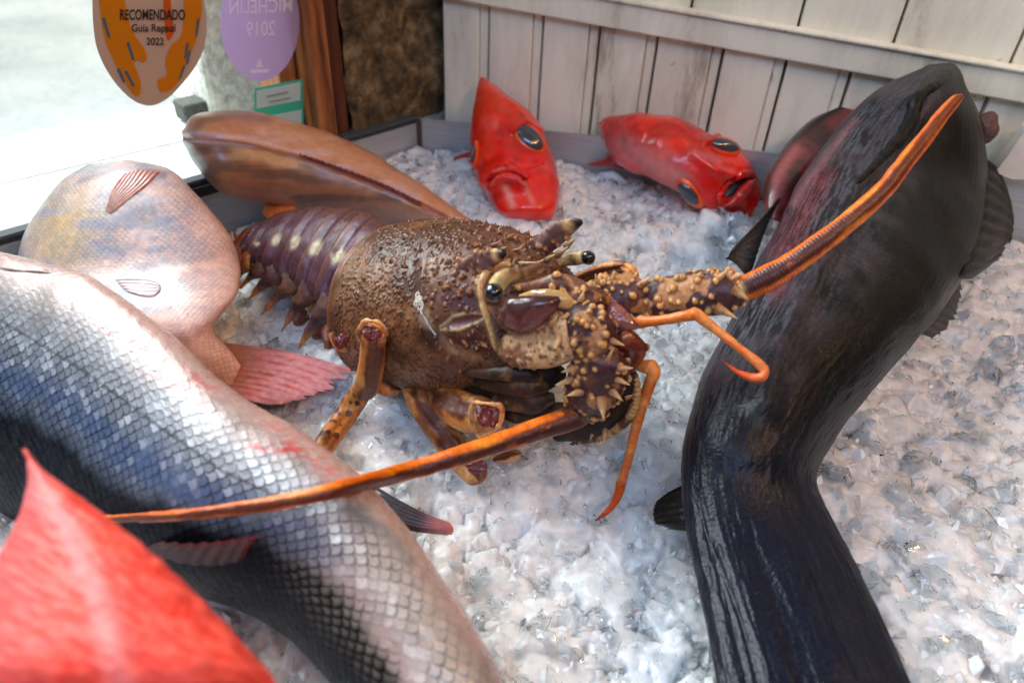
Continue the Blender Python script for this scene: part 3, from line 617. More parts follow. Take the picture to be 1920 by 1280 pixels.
# ------------------------------------------------------------------ fish
def base_of(l): g_ = l.G.reshape(-1, 3); return np.array([*g_.mean(0)[:2], max(0.0, g_[:, 2].min())])
def scallop(S, Qq, p_, w_):
    """overlapping scale rows: distance to the free edge of the top scale, and a random number per scale"""
    row = np.floor(S/p_); edge = np.zeros_like(S); done = np.zeros(S.shape, bool); cid = np.zeros_like(S)
    for k in (2, 1, 0, -1):
        r = row-k; off = 0.5*np.mod(r, 2); cj = np.round(Qq/w_-off); dq = Qq-(cj+off)*w_; ds = S-r*p_
        e = np.sqrt((np.maximum(ds, 0)/(p_*2.05))**2+(dq/(w_*0.56))**2); ok = (e < 1) & ~done
        edge = np.where(ok, e, edge); cid = np.where(ok, r*7.31+cj*3.77, cid); done |= ok
    return edge, vnoise(np.stack([cid*13.7, cid*3.1, cid*0], -1))
def skin_grid(l):
    wid = np.linalg.norm(np.roll(l.G, -1, 1)-l.G, axis=-1); q = np.cumsum(wid, 1); j0 = l.nv//4; return l.ul[:, None]*np.ones((1, l.nv)), q-q[:, j0:j0+1]
def surf_fin(tree, rows, lift, name, mat, parent, colf, nu=24, nv=40, rays=14, amp=0.0005, th=0.0006, lift_tip=None):
    """fin lying on a body: pixel rows (base -> tip), every row a list of pixels"""
    rows = np.asarray(rows, float); R1 = cr(rows, np.linspace(0, len(rows)-1, nu)); Gp = np.stack([cr(r, np.linspace(0, rows.shape[1]-1, nv)) for r in R1])
    G = np.zeros((nu, nv, 3)); lt_ = lift if lift_tip is None else lift_tip; last = None
    for i in range(nu):
        for j in range(nv):
            try: p, n_ = hit(tree, *Gp[i, j]); last = (p, n_)
            except RuntimeError:
                p, n_ = last; p = PD(*Gp[i, j], depth(p))
            G[i, j] = p+unit(CAM-p)*(lift+(lt_-lift)*i/(nu-1))
    for _ in range(3): G[1:-1, 1:-1] = (G[:-2, 1:-1]+G[2:, 1:-1]+G[1:-1, :-2]+G[1:-1, 2:]+2*G[1:-1, 1:-1])/6
    return sheet(G, name, mat, parent, colf, rays, amp, th)
def sheet(G, name, mat, parent, colf, rays=14, amp=0.0005, th=0.0006):
    nu, nv = G.shape[:2]; N = grid_normals(G, False); vv = np.linspace(0, 1, nv)[None, :]*np.ones((nu, 1)); uu = np.linspace(0, 1, nu)[:, None]*np.ones((1, nv))
    N = N*np.sign(((CAM-G)*N).sum(-1).mean()); hh = (np.abs(np.sin(vv*math.pi*rays))-0.5)*amp; e = np.minimum(1, np.minimum(np.minimum(vv, 1-vv)*12, np.minimum(uu, 1-uu)*12))
    A = G+N*(hh+th*e)[..., None]; B = G+N*(hh-th*e)[..., None]; c = colf(uu, vv, G); F_ = grid_faces(nu, nv, False); n = nu*nv
    return link(name, raw_mesh(name, np.concatenate([A.reshape(-1, 3), B.reshape(-1, 3)]), np.concatenate([F_, F_[:, ::-1]+n]), None, np.concatenate([c.reshape(-1, 3)]*2)), mat, parent)
def fin_px(rows, zs, name, mat, parent, colf, nu=30, nv=44, rays=12, amp=0.0008, th=0.0008, ragged=0.0):
    """free fin: pixel rows base->tip, each unprojected at its own height"""
    rows = np.asarray(rows, float); zs = np.asarray(zs, float); W = np.stack([[off_wall(P(*p, z), p, 0.018) for p in r] for r, z in zip(rows, zs)])
    R1 = cr(W, np.linspace(0, len(rows)-1, nu)); G = np.stack([cr(r, np.linspace(0, rows.shape[1]-1, nv)) for r in R1])
    if ragged: 
        k = (vnoise(np.stack([np.arange(nv)*0.9, np.zeros(nv), np.zeros(nv)+rows[0, 0, 0]], -1))-0.5)*ragged; G = G+(G[-1]-G[-6])[None]*k[None, :, None]*(np.linspace(0, 1, nu)[:, None, None]**4)
    return sheet(G, name, mat, parent, colf, rays, amp, th)
def flatc(c, d=None, n=0.0, freq=600):
    c = np.asarray(c); d = c if d is None else np.asarray(d)
    def f(u, v, G):
        q = np.abs(np.sin(v*math.pi*9+u*2)); w = np.clip(0.5*u+0.5*q*n+(fbm(G*freq, 3)-0.5)*n, 0, 1)[..., None]; return c*(1-w)+d*w
    return f

# ---- big black fish along the right
l = loft_px([(1742, 124, 1784, 124, .118, .012), (1652, 163, 1836, 215, .110, .040), (1575, 232, 1850, 330, .098, .058), (1503, 335, 1836, 430, .085, .068), (1452, 432, 1805, 512, .075, .070),
             (1408, 520, 1765, 582, .066, .066), (1365, 612, 1692, 662, .058, .060), (1318, 706, 1612, 757, .050, .052), (1291, 800, 1540, 862, .044, .042), (1281, 892, 1532, 912, .040, .030),
             (1287, 985, 1568, 985, .038, .022), (1306, 1082, 1614, 1075, .038, .019), (1327, 1182, 1662, 1175, .038, .016), (1347, 1292, 1712, 1290, .038, .014), (1370, 1420, 1770, 1420, .036, .010), (1400, 1500, 1790, 1500, .034, .004)], nu=420, nv=300)
v = l.a[None, :]/math.pi*np.ones((l.nu, 1)); u = (l.ul/l.ul[-1])[:, None]*np.ones((1, l.nv)); px = l.px
s_ = np.stack([u*9, v*26, u*0], -1)
tail = smooth(0.60, 0.78, u)
wr = fbm(np.stack([u*55, v*70+fbm(s_, 2)*3, u*0], -1), 3)-0.5
streak = fbm(np.stack([u*22+v*5, v*130, u*0+3], -1), 3)-0.5
fold = np.abs(np.sin((v*1.0+0.10*fbm(np.stack([u*5, v*3, u*0], -1), 2)+0.22*u)*math.pi*5.2))**0.8*(0.55+0.9*vnoise(np.stack([v*9, u*3, u*0], -1)))
ftail = smooth(0.72, 0.86, u)
h = wr*0.0009*smooth(0.25, 0.6, u)+streak*0.0004+(fbm(l.G*25, 2)-0.5)*0.004*(1-ftail)
rdg = 1-np.abs(2*vnoise(np.stack([v*8+0.6*fbm(np.stack([u*8, v*3, u*0], -1), 2)+u*3.0, u*4.5, u*0+2], -1))-1); rdg2 = 1-np.abs(2*vnoise(np.stack([v*34+u*5, u*9, u*0+7], -1))-1)
h = h-(rdg**3*0.0013+rdg2**4*0.0001)*ftail*np.exp(-((v-0.60)/0.30)**2)+(fold-0.5)*0.0016*ftail*np.exp(-((v-0.62)/0.25)**2)
# dorsal ridge and flank hollow
ridge = pdist(px, [(1770, 150), (1690, 260), (1590, 370), (1520, 520), (1455, 660), (1430, 760)])
h = h+0.006*np.exp(-(ridge/26)**2)*(np.sin(np.clip(v, 0, 1)*math.pi) > 0.2)
l.disp(h)
base = np.zeros(l.G.shape)+lin(17, 17, 21); k1 = fbm(np.stack([u*60, v*150, u*0], -1), 4)
base = mixc(base, lin(74, 76, 84), smooth(0.40, 0.66, k1)*smooth(0.42, 0.75, v)*(1-0.9*tail))
base = mixc(base, lin(70, 60, 66), smooth(0.4, 0.7, fbm(l.G*40, 3))*0.6*(1-tail))
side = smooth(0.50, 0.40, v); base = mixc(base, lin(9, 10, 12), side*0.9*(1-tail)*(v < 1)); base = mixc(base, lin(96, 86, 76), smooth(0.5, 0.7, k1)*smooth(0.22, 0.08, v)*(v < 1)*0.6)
base = mixc(base, lin(120, 40, 48), np.exp(-(pdist(px, [(1545, 330), (1500, 410), (1468, 470), (1455, 540)])/24)**2)*0.55*smooth(0.35, 0.6, k1+0.1))
base = mixc(base, lin(150, 100, 105), np.exp(-(pdist(px, [(1600, 225), (1530, 320), (1488, 380)])/9)**2)*0.5)
base = mixc(base, lin(15, 19, 32), tail*0.9)
df = thing('black_fish', 'large black fish lying head up along the right side of the ice', 'fish', base_of(l))
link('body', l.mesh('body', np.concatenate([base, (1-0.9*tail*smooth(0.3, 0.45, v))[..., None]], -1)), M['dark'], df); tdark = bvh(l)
dk = flatc(lin(20, 19, 19), lin(70, 62, 58), 0.8)
fin_px([[(1475, 352), (1440, 420), (1405, 520)], [(1440, 395), (1412, 440), (1392, 508)], [(1400, 440), (1385, 462), (1378, 492)], [(1376, 468), (1368, 478), (1366, 486)]], [.075, .078, .08, .082], 'pectoral_fin', M['dark'], df, dk, rays=16, ragged=2.5)
fin_px([[(1838, 290), (1835, 400), (1800, 520)], [(1862, 310), (1862, 410), (1830, 520)], [(1878, 350), (1882, 420), (1850, 500)], [(1886, 390), (1890, 440), (1872, 488)]], [.078, .07, .06, .055], 'pectoral_fin', M['dark'], df, dk, rays=9, amp=0.003, th=0.003, ragged=2)
fin_px([[(1780, 500), (1745, 570), (1715, 620)], [(1796, 515), (1772, 575), (1735, 628)], [(1803, 540), (1790, 590), (1752, 636)]], [.045, .038, .03], 'pelvic_fin', M['dark'], df, dk, rays=8, ragged=1.5)
fin_px([[(1292, 905), (1294, 950), (1296, 995)], [(1262, 925), (1256, 958), (1262, 992)], [(1236, 950), (1228, 966), (1236, 984)]], [.03, .022, .014], 'anal_fin', M['dark'], df, flatc(lin(12, 12, 12)), rays=6, th=0.003)
gl = loft_px([(1575, 200, 1640, 215, .105, .004), (1520, 225, 1600, 262, .095, .016), (1470, 275, 1560, 320, .085, .022), (1440, 325, 1520, 372, .074, .022), (1432, 375, 1490, 400, .066, .014), (1440, 408, 1470, 420, .062, .004)], nu=70, nv=60)
c = mixc(np.zeros(gl.G.shape)+lin(128, 50, 50), lin(40, 16, 18), smooth(0.45, 0.7, fbm(gl.G*60, 3))*0.8); c = mixc(c, lin(30, 22, 22), np.exp(-(pdist(gl.px, [(1575, 200), (1500, 245), (1450, 300), (1436, 350)])/12)**2)); c = mixc(c, lin(176, 100, 98), np.exp(-(pdist(gl.px, [(1490, 280), (1458, 330), (1450, 380)])/11)**2)*0.6)
link('gill_cover', gl.mesh('gill_cover', c), M['fin'], df)
pts = [hit(tdark, x, y)[0] for x, y in ((1768, 150), (1745, 165), (1722, 185), (1712, 215), (1695, 250), (1672, 278), (1640, 310), (1606, 345))]
tb = tube(pts, [.002, .004, .005, .004, .004, .0035, .0025, .0012], nu=90, nv=24); tb.disp((fbm(tb.G*110, 3)-0.5)*0.0035); link('mouth_slit', tb.mesh('mouth_slit', lin(14, 14, 15)), M['dark'], df)
e_ = ellipsoid(off_wall(P(1848, 240, .085), (1848, 240), 0.045), RM[:, 0]*.008, -RM[:, 1]*.012, -RM[:, 2]*.009); e_.disp((fbm(e_.G*150, 2)-0.5)*0.003); link('lip', e_.mesh('lip', lin(92, 66, 62)), M['dark'], df)

# ---- large silver fish in the left foreground
st_ = [((-380, 860), (-300, 420)), ((-190, 880), (-110, 452)), ((-60, 925), (45, 483)), ((50, 985), (172, 522)), ((160, 1035), (312, 622)), ((270, 1075), (432, 729)), ((370, 1115), (560, 808)), ((470, 1150), (668, 888)),
       ((540, 1195), (760, 985)), ((590, 1245), (838, 1095)), ((640, 1305), (903, 1195)), ((680, 1390), (958, 1300)), ((720, 1480), (1000, 1420)), ((760, 1540), (1010, 1500))]
zz_ = [.030, .038, .043, .046, .047, .047, .046, .045, .044, .042, .040, .038, .036, .034]; tt_ = [.03, .042, .048, .05, .05, .05, .048, .046, .042, .038, .034, .03, .024, .01]
l = loft_px([(*a_, *b_, z_, t_) for (a_, b_), z_, t_ in zip(st_, zz_, tt_)], nu=760, nv=620)
v = l.a[None, :]/math.pi*np.ones((l.nu, 1)); px = l.px; wid = np.linalg.norm(np.roll(l.G, -1, 1)-l.G, axis=-1); q = np.cumsum(wid, 1); j0 = l.nv//4; q = q-q[:, j0:j0+1]; s = l.ul[:, None]*np.ones((1, l.nv))
sz = 0.0056; p_, w_ = sz*0.62, sz*1.0
jit = (fbm(np.stack([s*70, q*70, s*0], -1), 3)-0.5)*0.0040; S = s+jit; Qq = q+np.roll(jit, 40, 0)
edge, rnd = scallop(S, Qq, p_, w_); hgt = edge**3*0.00018
phi = v+(fbm(l.G*14, 3)-0.5)*0.10+(fbm(l.G*110, 2)-0.5)*0.05
sc_amt = smooth(0.14, 0.42, phi)
l.disp(hgt*(0.3+0.7*sc_amt)+(fbm(np.stack([s*60, q*25, s*0], -1), 3)-0.5)*0.0014+(rnd-0.5)*0.00010)
pale = lin(168, 150, 143); c = np.zeros(l.G.shape)+pale
c = mixc(c, lin(206, 150, 140), smooth(0.28, 0.05, phi)*0.55)
c = mixc(c, lin(150, 154, 160), smooth(0.22, 0.42, phi)); c = c*(0.86+0.28*rnd[..., None])
c = mixc(c, lin(92, 104, 122), smooth(0.38, 0.53, phi)*0.8)
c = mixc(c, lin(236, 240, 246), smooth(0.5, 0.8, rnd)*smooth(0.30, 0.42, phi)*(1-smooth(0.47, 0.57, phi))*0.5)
c = mixc(c, lin(46, 88, 150), np.exp(-((phi-0.50)/0.05)**2)*0.45*smooth(0.2, 0.5, fbm(np.stack([s*40, q*90, s*0], -1), 3))*smooth(760, 420, px[..., 0])); dkz = smooth(0.53, 0.61, phi); c = mixc(c, lin(20, 23, 30), dkz*0.985)  # blue band: sky reflection painted into the scales, partly pigment; then dark back
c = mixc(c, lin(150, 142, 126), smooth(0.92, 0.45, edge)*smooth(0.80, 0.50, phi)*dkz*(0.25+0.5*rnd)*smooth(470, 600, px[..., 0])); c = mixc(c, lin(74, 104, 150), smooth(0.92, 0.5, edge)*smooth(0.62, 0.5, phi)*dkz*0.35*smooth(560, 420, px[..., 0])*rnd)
ln = smooth(0.80, 0.97, edge)*smooth(0.25, 0.6, fbm(l.G*75, 3)+0.1); c = mixc(c, lin(30, 29, 30)*(1-0.75*smooth(0.44, 0.56, phi))[..., None], ln*sc_amt*(0.5+0.45*smooth(0.22, 0.42, phi)))
low = smooth(560, 760, px[..., 0]+0.5*(px[..., 1]-950)); c = mixc(c, lin(198, 172, 150), low*0.55*(1-dkz)*sc_amt*(1-ln))
ll = pdist(px, [(-60, 560), (0, 600), (150, 690), (300, 800), (420, 885), (520, 930)]); c = mixc(c, lin(62, 60, 62), np.exp(-(ll/3.2)**2)*0.7*(v < 1))
for x, y, rx, ry, an in ((420, 715, 75, 9, 12), (375, 722, 60, 7, 8), (520, 800, 60, 9, 40), (500, 838, 30, 7, 5), (545, 842, 26, 6, 10), (600, 860, 60, 14, 40), (250, 640, 50, 8, 30)):
    c = mixc(c, lin(196, 36, 40), np.exp(-cdist(px, x, y, rx*1.1, ry*1.5, an)**2)*smooth(0.40, 0.58, fbm(np.stack([px[..., 0]*0.09, px[..., 1]*0.22, px[..., 0]*0], -1), 3))*0.9*(v < 1))
c = mixc(c, lin(108, 116, 118), np.exp(-(pdist(px, [(470, 972), (560, 948), (650, 952), (735, 1003), (770, 1050)])/13)**2)*0.75*(v < 1))
c = mixc(c, lin(226, 186, 172), np.exp(-(pdist(px, [(172, 522), (312, 622), (432, 729), (560, 808), (668, 888), (760, 985), (838, 1095), (903, 1195)])/26)**2)*0.7)
sf = thing('silver_fish', 'large silver scaled fish with dark back across the left foreground', 'fish', base_of(l))
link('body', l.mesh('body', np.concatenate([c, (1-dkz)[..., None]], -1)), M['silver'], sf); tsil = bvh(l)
fin_px([[(690, 905), (712, 945), (735, 985)], [(740, 935), (745, 962), (752, 990)], [(790, 962), (788, 978), (786, 996)], [(822, 978), (828, 988), (832, 1000)], [(848, 988), (850, 994), (848, 1001)]], [.022, .02, .018, .016, .014], 'pelvic_fin', M['fin'], sf,
       lambda u, v, G: mixc(mixc(np.zeros(G.shape)+lin(70, 66, 74), lin(170, 110, 116), smooth(0.45, 0.7, u)), lin(206, 120, 118), smooth(0.7, 0.95, u)), rays=6, amp=0.0012, th=0.002)
surf_fin(tsil, [[(270, 1030), (330, 1052), (400, 1060), (455, 1050)], [(285, 1022), (345, 1034), (410, 1034), (468, 1024)], [(305, 1016), (365, 1018), (425, 1012), (484, 1004)]], 0.001, 'dorsal_fin', M['red_soft'], sf, flatc(lin(24, 14, 16), lin(96, 34, 36), 0.7), rays=7, amp=0.001, lift_tip=0.012)
surf_fin(tsil, [[(-40, 478), (20, 487), (90, 505)], [(-40, 487), (20, 497), (92, 509)], [(-40, 497), (20, 507), (96, 512)]], 0.0008, 'ventral_fin', M['fin'], sf, flatc(lin(196, 150, 136), lin(206, 190, 178), 0.5), rays=3)

# ---- pink sea bream
l = loft_px([(165, 308, 245, 299, .088, .008), (120, 335, 318, 318, .080, .026), (70, 395, 372, 368, .066, .038), (38, 455, 424, 430, .052, .042), (32, 530, 449, 492, .039, .042), (80, 610, 447, 548, .036, .038), (190, 676, 422, 583, .033, .030), (280, 708, 402, 616, .029, .022), (345, 728, 420, 642, .026, .015), (392, 738, 436, 660, .024, .008), (425, 742, 452, 684, .021, .003)], nu=440, nv=400)
v = l.a[None, :]/math.pi*np.ones((l.nu, 1)); px = l.px; u = (l.ul/l.ul[-1])[:, None]*np.ones((1, l.nv))
wv = (fbm(l.G*50, 3)-0.5)*9; cs = np.sin(px[..., 0]*0.52+px[..., 1]*0.25+wv)*np.sin(px[..., 1]*0.60-px[..., 0]*0.12)
s, q = skin_grid(l); j_ = (fbm(l.G*80, 3)-0.5)*0.003; be, br_ = scallop(s+j_, q+np.roll(j_, 30, 0), 0.0026, 0.0040)
l.disp((fbm(l.G*30, 3)-0.5)*0.003+be**3*0.00012)
c = np.zeros(l.G.shape)+lin(160, 154, 158); n1 = fbm(np.stack([px[..., 0]*0.012, px[..., 1]*0.05, u*0], -1), 4)
c = mixc(c, lin(222, 186, 172), smooth(0.42, 0.62, n1)*0.5); c = mixc(c, lin(140, 146, 166), smooth(0.48, 0.75, fbm(l.G*90, 5))*0.7); c = mixc(c, lin(214, 170, 150), smooth(0.5, 0.7, fbm(l.G*130+5, 4))*0.5)
c = mixc(c, lin(186, 150, 84), np.exp(-cdist(px, 120, 430, 70, 90, 30)**2)*0.75*smooth(0.35, 0.6, n1+0.1)); c = mixc(c, lin(216, 150, 120), smooth(300, 440, px[..., 0])*0.55)
c = mixc(c, lin(206, 140, 116), smooth(560, 660, px[..., 1])*0.6); c = mixc(c, lin(112, 104, 110), smooth(0.78, 0.97, be)*smooth(0.3, 0.6, fbm(l.G*60, 3))*0.55); c = c*(0.88+0.24*br_[..., None]); c = mixc(c, lin(120, 96, 100), np.exp(-(pdist(px, [(150, 340), (220, 318), (310, 326)])/6)**2)*0.6)
pf = thing('pink_bream', 'round pink and silver bream with red tail at the left rim', 'fish', base_of(l))
link('body', l.mesh('body', np.clip(c*1.45, 0, 0.82)), M['pink'], pf); tb_ = bvh(l)
rf = flatc(lin(206, 92, 70), lin(226, 140, 120), 0.8)
surf_fin(tb_, [[(232, 326), (262, 320), (300, 322)], [(216, 345), (245, 345), (275, 348)], [(205, 368), (222, 370), (240, 374)], [(198, 396), (202, 398), (208, 400)]], 0.0007, 'pectoral_fin', M['fin'], pf, flatc(lin(206, 84, 60), lin(214, 176, 164), 1.1), rays=8, th=0.0003)
surf_fin(tb_, [[(215, 522), (225, 535), (240, 548)], [(245, 520), (255, 536), (268, 556)], [(282, 522), (285, 538), (288, 556)], [(300, 532), (301, 540), (300, 546)]], 0.0006, 'anal_fin', M['fin'], pf, flatc(lin(206, 160, 164), lin(200, 180, 184), 0.6), rays=5, th=0.0003)
fin_px([[(438, 500), (425, 545), (396, 592)], [(446, 515), (432, 552), (402, 590)], [(452, 528), (440, 556), (410, 585)]], [.034, .03, .026], 'dorsal_fin', M['fin'], pf, flatc(lin(190, 110, 100), lin(214, 90, 80), 0.5), rays=6)
fin_px([[(432, 432), (440, 462), (446, 495)], [(440, 436), (450, 462), (452, 492)]], [.036, .032], 'spiny_fin', M['fin'], pf, flatc(lin(130, 80, 78), lin(190, 120, 110), 0.5), rays=4)
fin_px([[(372, 735), (396, 690), (420, 642)], [(450, 746), (475, 702), (500, 652)], [(498, 756), (545, 716), (585, 668)], [(530, 758), (600, 735), (662, 692)]], [.024, .018, .015, .012], 'tail_fin', M['fin'], pf, lambda u, v, G: mixc(flatc(lin(200, 70, 36), lin(228, 150, 152), 1.8, 260)(u, v, G), lin(176, 118, 96), smooth(0.42, 0.12, u+0.1*np.sin(v*60))), rays=22, amp=0.0014, th=0.0009, ragged=0.8)

# ---- smooth brown fish
l = loft_px([(341, 246, 342, 266, .090, .004), (362, 216, 366, 312, .086, .024), (412, 207, 418, 364, .078, .034), (500, 213, 505, 384, .066, .038), (600, 243, 585, 398, .054, .037), (702, 291, 675, 414, .042, .032), (792, 347, 755, 427, .032, .023), (862, 396, 828, 434, .022, .012), (905, 428, 880, 442, .016, .004)], nu=260, nv=220)
v = l.a[None, :]/math.pi*np.ones((l.nu, 1)); px = l.px; seam = pdist(px, [(345, 258), (400, 258), (460, 265), (550, 287), (650, 322), (750, 362), (830, 405), (880, 432)])
rg = fbm(l.G*150, 3)-0.5
l.disp((fbm(l.G*22, 3)-0.5)*0.004-0.0011*np.exp(-(seam/5)**2)+0.0008*np.exp(-((seam-9)/7)**2)*(0.6+rg))
below = smooth(-6, 6, px[..., 1]-np.interp(px[..., 0], [345, 400, 460, 550, 650, 750, 830, 880], [258, 258, 265, 287, 322, 362, 405, 432]))
n1 = fbm(np.stack([px[..., 0]*0.012, px[..., 1]*0.07, px[..., 0]*0], -1), 4)
c = np.zeros(l.G.shape)+lin(204, 140, 102); c = mixc(c, lin(214, 176, 158), smooth(0.45, 0.7, n1)*0.5); c = mixc(c, lin(150, 100, 72), below*0.9); c = mixc(c, lin(92, 64, 52), below*smooth(0.45, 0.65, n1)*0.7)
c = mixc(c, lin(86, 62, 56), np.exp(-(pdist(px, [(360, 250), (380, 222), (440, 213), (500, 220)])/12)**2)*0.55); c = mixc(c, lin(60, 46, 44), np.exp(-cdist(px, 385, 330, 40, 14, 60)**2)*0.8)
c = mixc(c, lin(150, 60, 62), np.exp(-(seam/6)**2)*(0.35+0.5*smooth(500, 700, px[..., 0]))); c = mixc(c, lin(200, 176, 186), np.exp(-((seam-8)/5)**2)*0.4*smooth(0.45, 0.6, n1)); c = mixc(c, lin(196, 190, 190), smooth(345, 395, px[..., 1]-0.10*px[..., 0]+50)*below*0.35)
bf = thing('brown_fish', 'smooth brown fish with reddish seam lying behind the lobster', 'fish', base_of(l))
link('body', l.mesh('body', c), M['brown'], bf); tbr = bvh(l)
surf_fin(tbr, [[(560, 292), (640, 320), (720, 352), (790, 388)], [(562, 288), (643, 315), (724, 346), (796, 382)]], 0.0008, 'dorsal_fin', M['fin'], bf, flatc(lin(120, 54, 50), lin(176, 96, 80), 0.7), rays=22, amp=0.001, lift_tip=0.005, nv=160, nu=10)

# ---- red fish
def red_cols(l, ridge=None):
    px = l.px; n1 = fbm(l.G*60, 4); c = np.zeros(l.G.shape)+lin(234, 28, 14); c = mixc(c, lin(238, 66, 34), smooth(0.45, 0.7, n1)*0.6); c = mixc(c, lin(150, 10, 12), smooth(0.55, 0.35, fbm(l.G*34, 3))*0.5); return c
def eye_on(tree, x, y, rx, ry, ang, parent, bulge=0.0045):
    p, n_ = hit(tree, x, y); d = depth(p); n_ = unit(n_+0.6*unit(CAM-p)); ca, sa = math.cos(math.radians(ang)), math.sin(math.radians(ang))
    ax = RM[:, 0]*ca+RM[:, 1]*sa; ay = -RM[:, 0]*sa+RM[:, 1]*ca; ax = unit(ax-n_*(ax @ n_)); ay = unit(ay-n_*(ay @ n_)); k = d/F
    e0 = ellipsoid(p+n_*0.0008, ax*rx*1.26*k, ay*ry*1.34*k, n_*bulge*1.3); ring = link('eye', e0.mesh('eye', lin(228, 84, 30)), M['red'], parent)
    e1 = ellipsoid(p+n_*0.0026, ax*rx*1.08*k, ay*ry*1.08*k, n_*bulge); c1 = ellipsoid(p+n_*0.0034, ax*rx*0.98*k, ay*ry*0.96*k, n_*bulge)
    link('iris', e1.mesh('iris', lin(70, 20, 18)), M['red'], ring); link('pupil', c1.mesh('pupil', lin(62, 66, 76)), M['pupil'], ring)
M['pupil'] = material('fish_pupil', 0.15, 0.05, 600, coat=1.0, coat_r=0.04, var=0.1)
M['mouth'] = material('mouth_inside', 0.35, 0.2, 500, color=lin(22, 3, 4))
def lip_loop(tree, pts, rad, name, parent, col, lift=0.001, closed=False):
    q = []
    for x, y in pts: p, n_ = hit(tree, x, y); q.append(p+unit(CAM-p)*lift)
    t = tube(q, rad, nu=70, nv=20); t.disp((fbm(t.G*180, 2)-0.5)*0.001); return link(name, t.mesh(name, mixc(np.zeros(t.G.shape)+col, lin(236, 90, 64), smooth(0.5, 0.7, fbm(t.G*140, 3))*0.5)), M['red'], parent)
# upright red fish, mouth shut
l = loft_px([(901, 147, 905, 146, .062, .003), (893, 176, 944, 172, .060, .014), (888, 214, 992, 208, .056, .024), (884, 258, 1022, 250, .050, .031), (885, 300, 1038, 292, .043, .034), (894, 338, 1047, 328, .036, .034), (914, 368, 1050, 360, .030, .030), (930, 395, 1044, 392, .024, .022), (950, 410, 1030, 412, .020, .008)], nu=240, nv=220)
px = l.px
h = (fbm(l.G*45, 3)-0.5)*0.004-0.005*np.exp(-cdist(px, 992, 262, 34, 26, 40)**2)-0.004*np.exp(-(pdist(px, [(915, 335), (945, 318), (985, 330)])/6)**2)+0.006*np.exp(-(pdist(px, [(925, 352), (950, 340), (980, 350)])/10)**2)+0.004*np.exp(-(pdist(px, [(962, 245), (985, 228), (1012, 245)])/6)**2)-0.003*np.exp(-(pdist(px, [(962, 300), (985, 310), (1015, 300)])/6)**2)
l.disp(h); c = red_cols(l); c = mixc(c, lin(226, 150, 134), np.exp(-(pdist(px, [(950, 355), (960, 385)])/7)**2)*0.7); c = mixc(c, lin(224, 150, 140), np.exp(-(pdist(px, [(985, 352), (1000, 380)])/6)**2)*0.5); c = mixc(c, lin(228, 70, 40), smooth(260, 190, px[..., 1])*0.7)
c = mixc(c, lin(110, 4, 8), np.exp(-(pdist(px, [(915, 335), (945, 318), (985, 330)])/4)**2)*0.9); c = mixc(c, lin(214, 140, 132), smooth(1030, 1046, px[..., 0])*0.35)
ra = thing('red_fish', 'red fish standing upright in ice with its mouth shut', 'fish', base_of(l), 'bright red fish'); link('body', l.mesh('body', c), M['red'], ra); t_ = bvh(l)
eye_on(t_, 991, 262, 31, 20, 42, ra); eye_on(t_, 893, 290, 5, 20, 8, ra, 0.004)
lip_loop(t_, [(912, 338), (925, 324), (946, 317), (968, 320), (988, 334)], [.001, .003, .0036, .003, .001], 'upper_lip', ra, lin(206, 22, 20), 0.0012)
lip_loop(t_, [(918, 350), (932, 338), (950, 333), (970, 337), (984, 350)], [.001, .003, .004, .003, .001], 'lower_lip', ra, lin(214, 34, 28), 0.0015)
fin_px([[(896, 280), (894, 292), (892, 306)], [(872, 288), (872, 296), (872, 304)], [(850, 297), (850, 300), (852, 303)]], [.03, .026, .022], 'pectoral_fin', M['fin'], ra, flatc(lin(176, 30, 30), lin(206, 70, 60), 0.5), rays=5)
# red fish lying on its side, mouth open
l = loft_px([(1128, 224, 1146, 300, .034, .006), (1165, 215, 1180, 320, .037, .020), (1215, 212, 1215, 334, .039, .028), (1270, 221, 1255, 352, .040, .032), (1325, 246, 1285, 374, .039, .033), (1372, 272, 1312, 392, .037, .032), (1402, 300, 1345, 402, .035, .028), (1422, 335, 1378, 408, .032, .022), (1430, 362, 1405, 410, .03, .012)], nu=240, nv=220)
px = l.px
h = (fbm(l.G*45, 3)-0.5)*0.004-0.004*np.exp(-cdist(px, 1354, 274, 34, 18, 20)**2)-0.004*np.exp(-cdist(px, 1292, 358, 20, 36, -10)**2)+0.005*np.exp(-(pdist(px, [(1322, 268), (1345, 256), (1380, 268)])/6)**2)+0.004*np.exp(-(pdist(px, [(1300, 290), (1335, 320), (1370, 330)])/9)**2)-0.016*np.exp(-cdist(px, 1375, 352, 24, 13, -42)**4)
l.disp(h); c = red_cols(l); c = mixc(c, lin(206, 150, 150), np.exp(-(pdist(px, [(1165, 270), (1230, 310), (1270, 335)])/26)**2)*0.6); c = mixc(c, lin(224, 130, 140), np.exp(-(pdist(px, [(1300, 290), (1345, 300)])/10)**2)*0.35); c = mixc(c, lin(24, 3, 5), np.exp(-cdist(px, 1376, 352, 24, 13, -42)**4)*0.96)
rb = thing('red_fish', 'red fish lying sideways on ice with its mouth gaping open', 'fish', base_of(l), 'bright red fish'); link('body', l.mesh('body', c), M['red'], rb); t_ = bvh(l)
eye_on(t_, 1354, 276, 30, 14, 8, rb); eye_on(t_, 1293, 358, 16, 29, -18, rb)
p_, n_ = hit(t_, 1376, 355); k_ = depth(p_)/F; ca, sa = math.cos(math.radians(-42)), math.sin(math.radians(-42)); m_ = ellipsoid(p_+unit(CAM-p_)*0.0015, (RM[:, 0]*ca+RM[:, 1]*sa)*31*k_, (-RM[:, 0]*sa+RM[:, 1]*ca)*15*k_, -RM[:, 2]*0.003); link('mouth', m_.mesh('mouth', (0.02, 0.003, 0.004)), M['mouth'], rb)
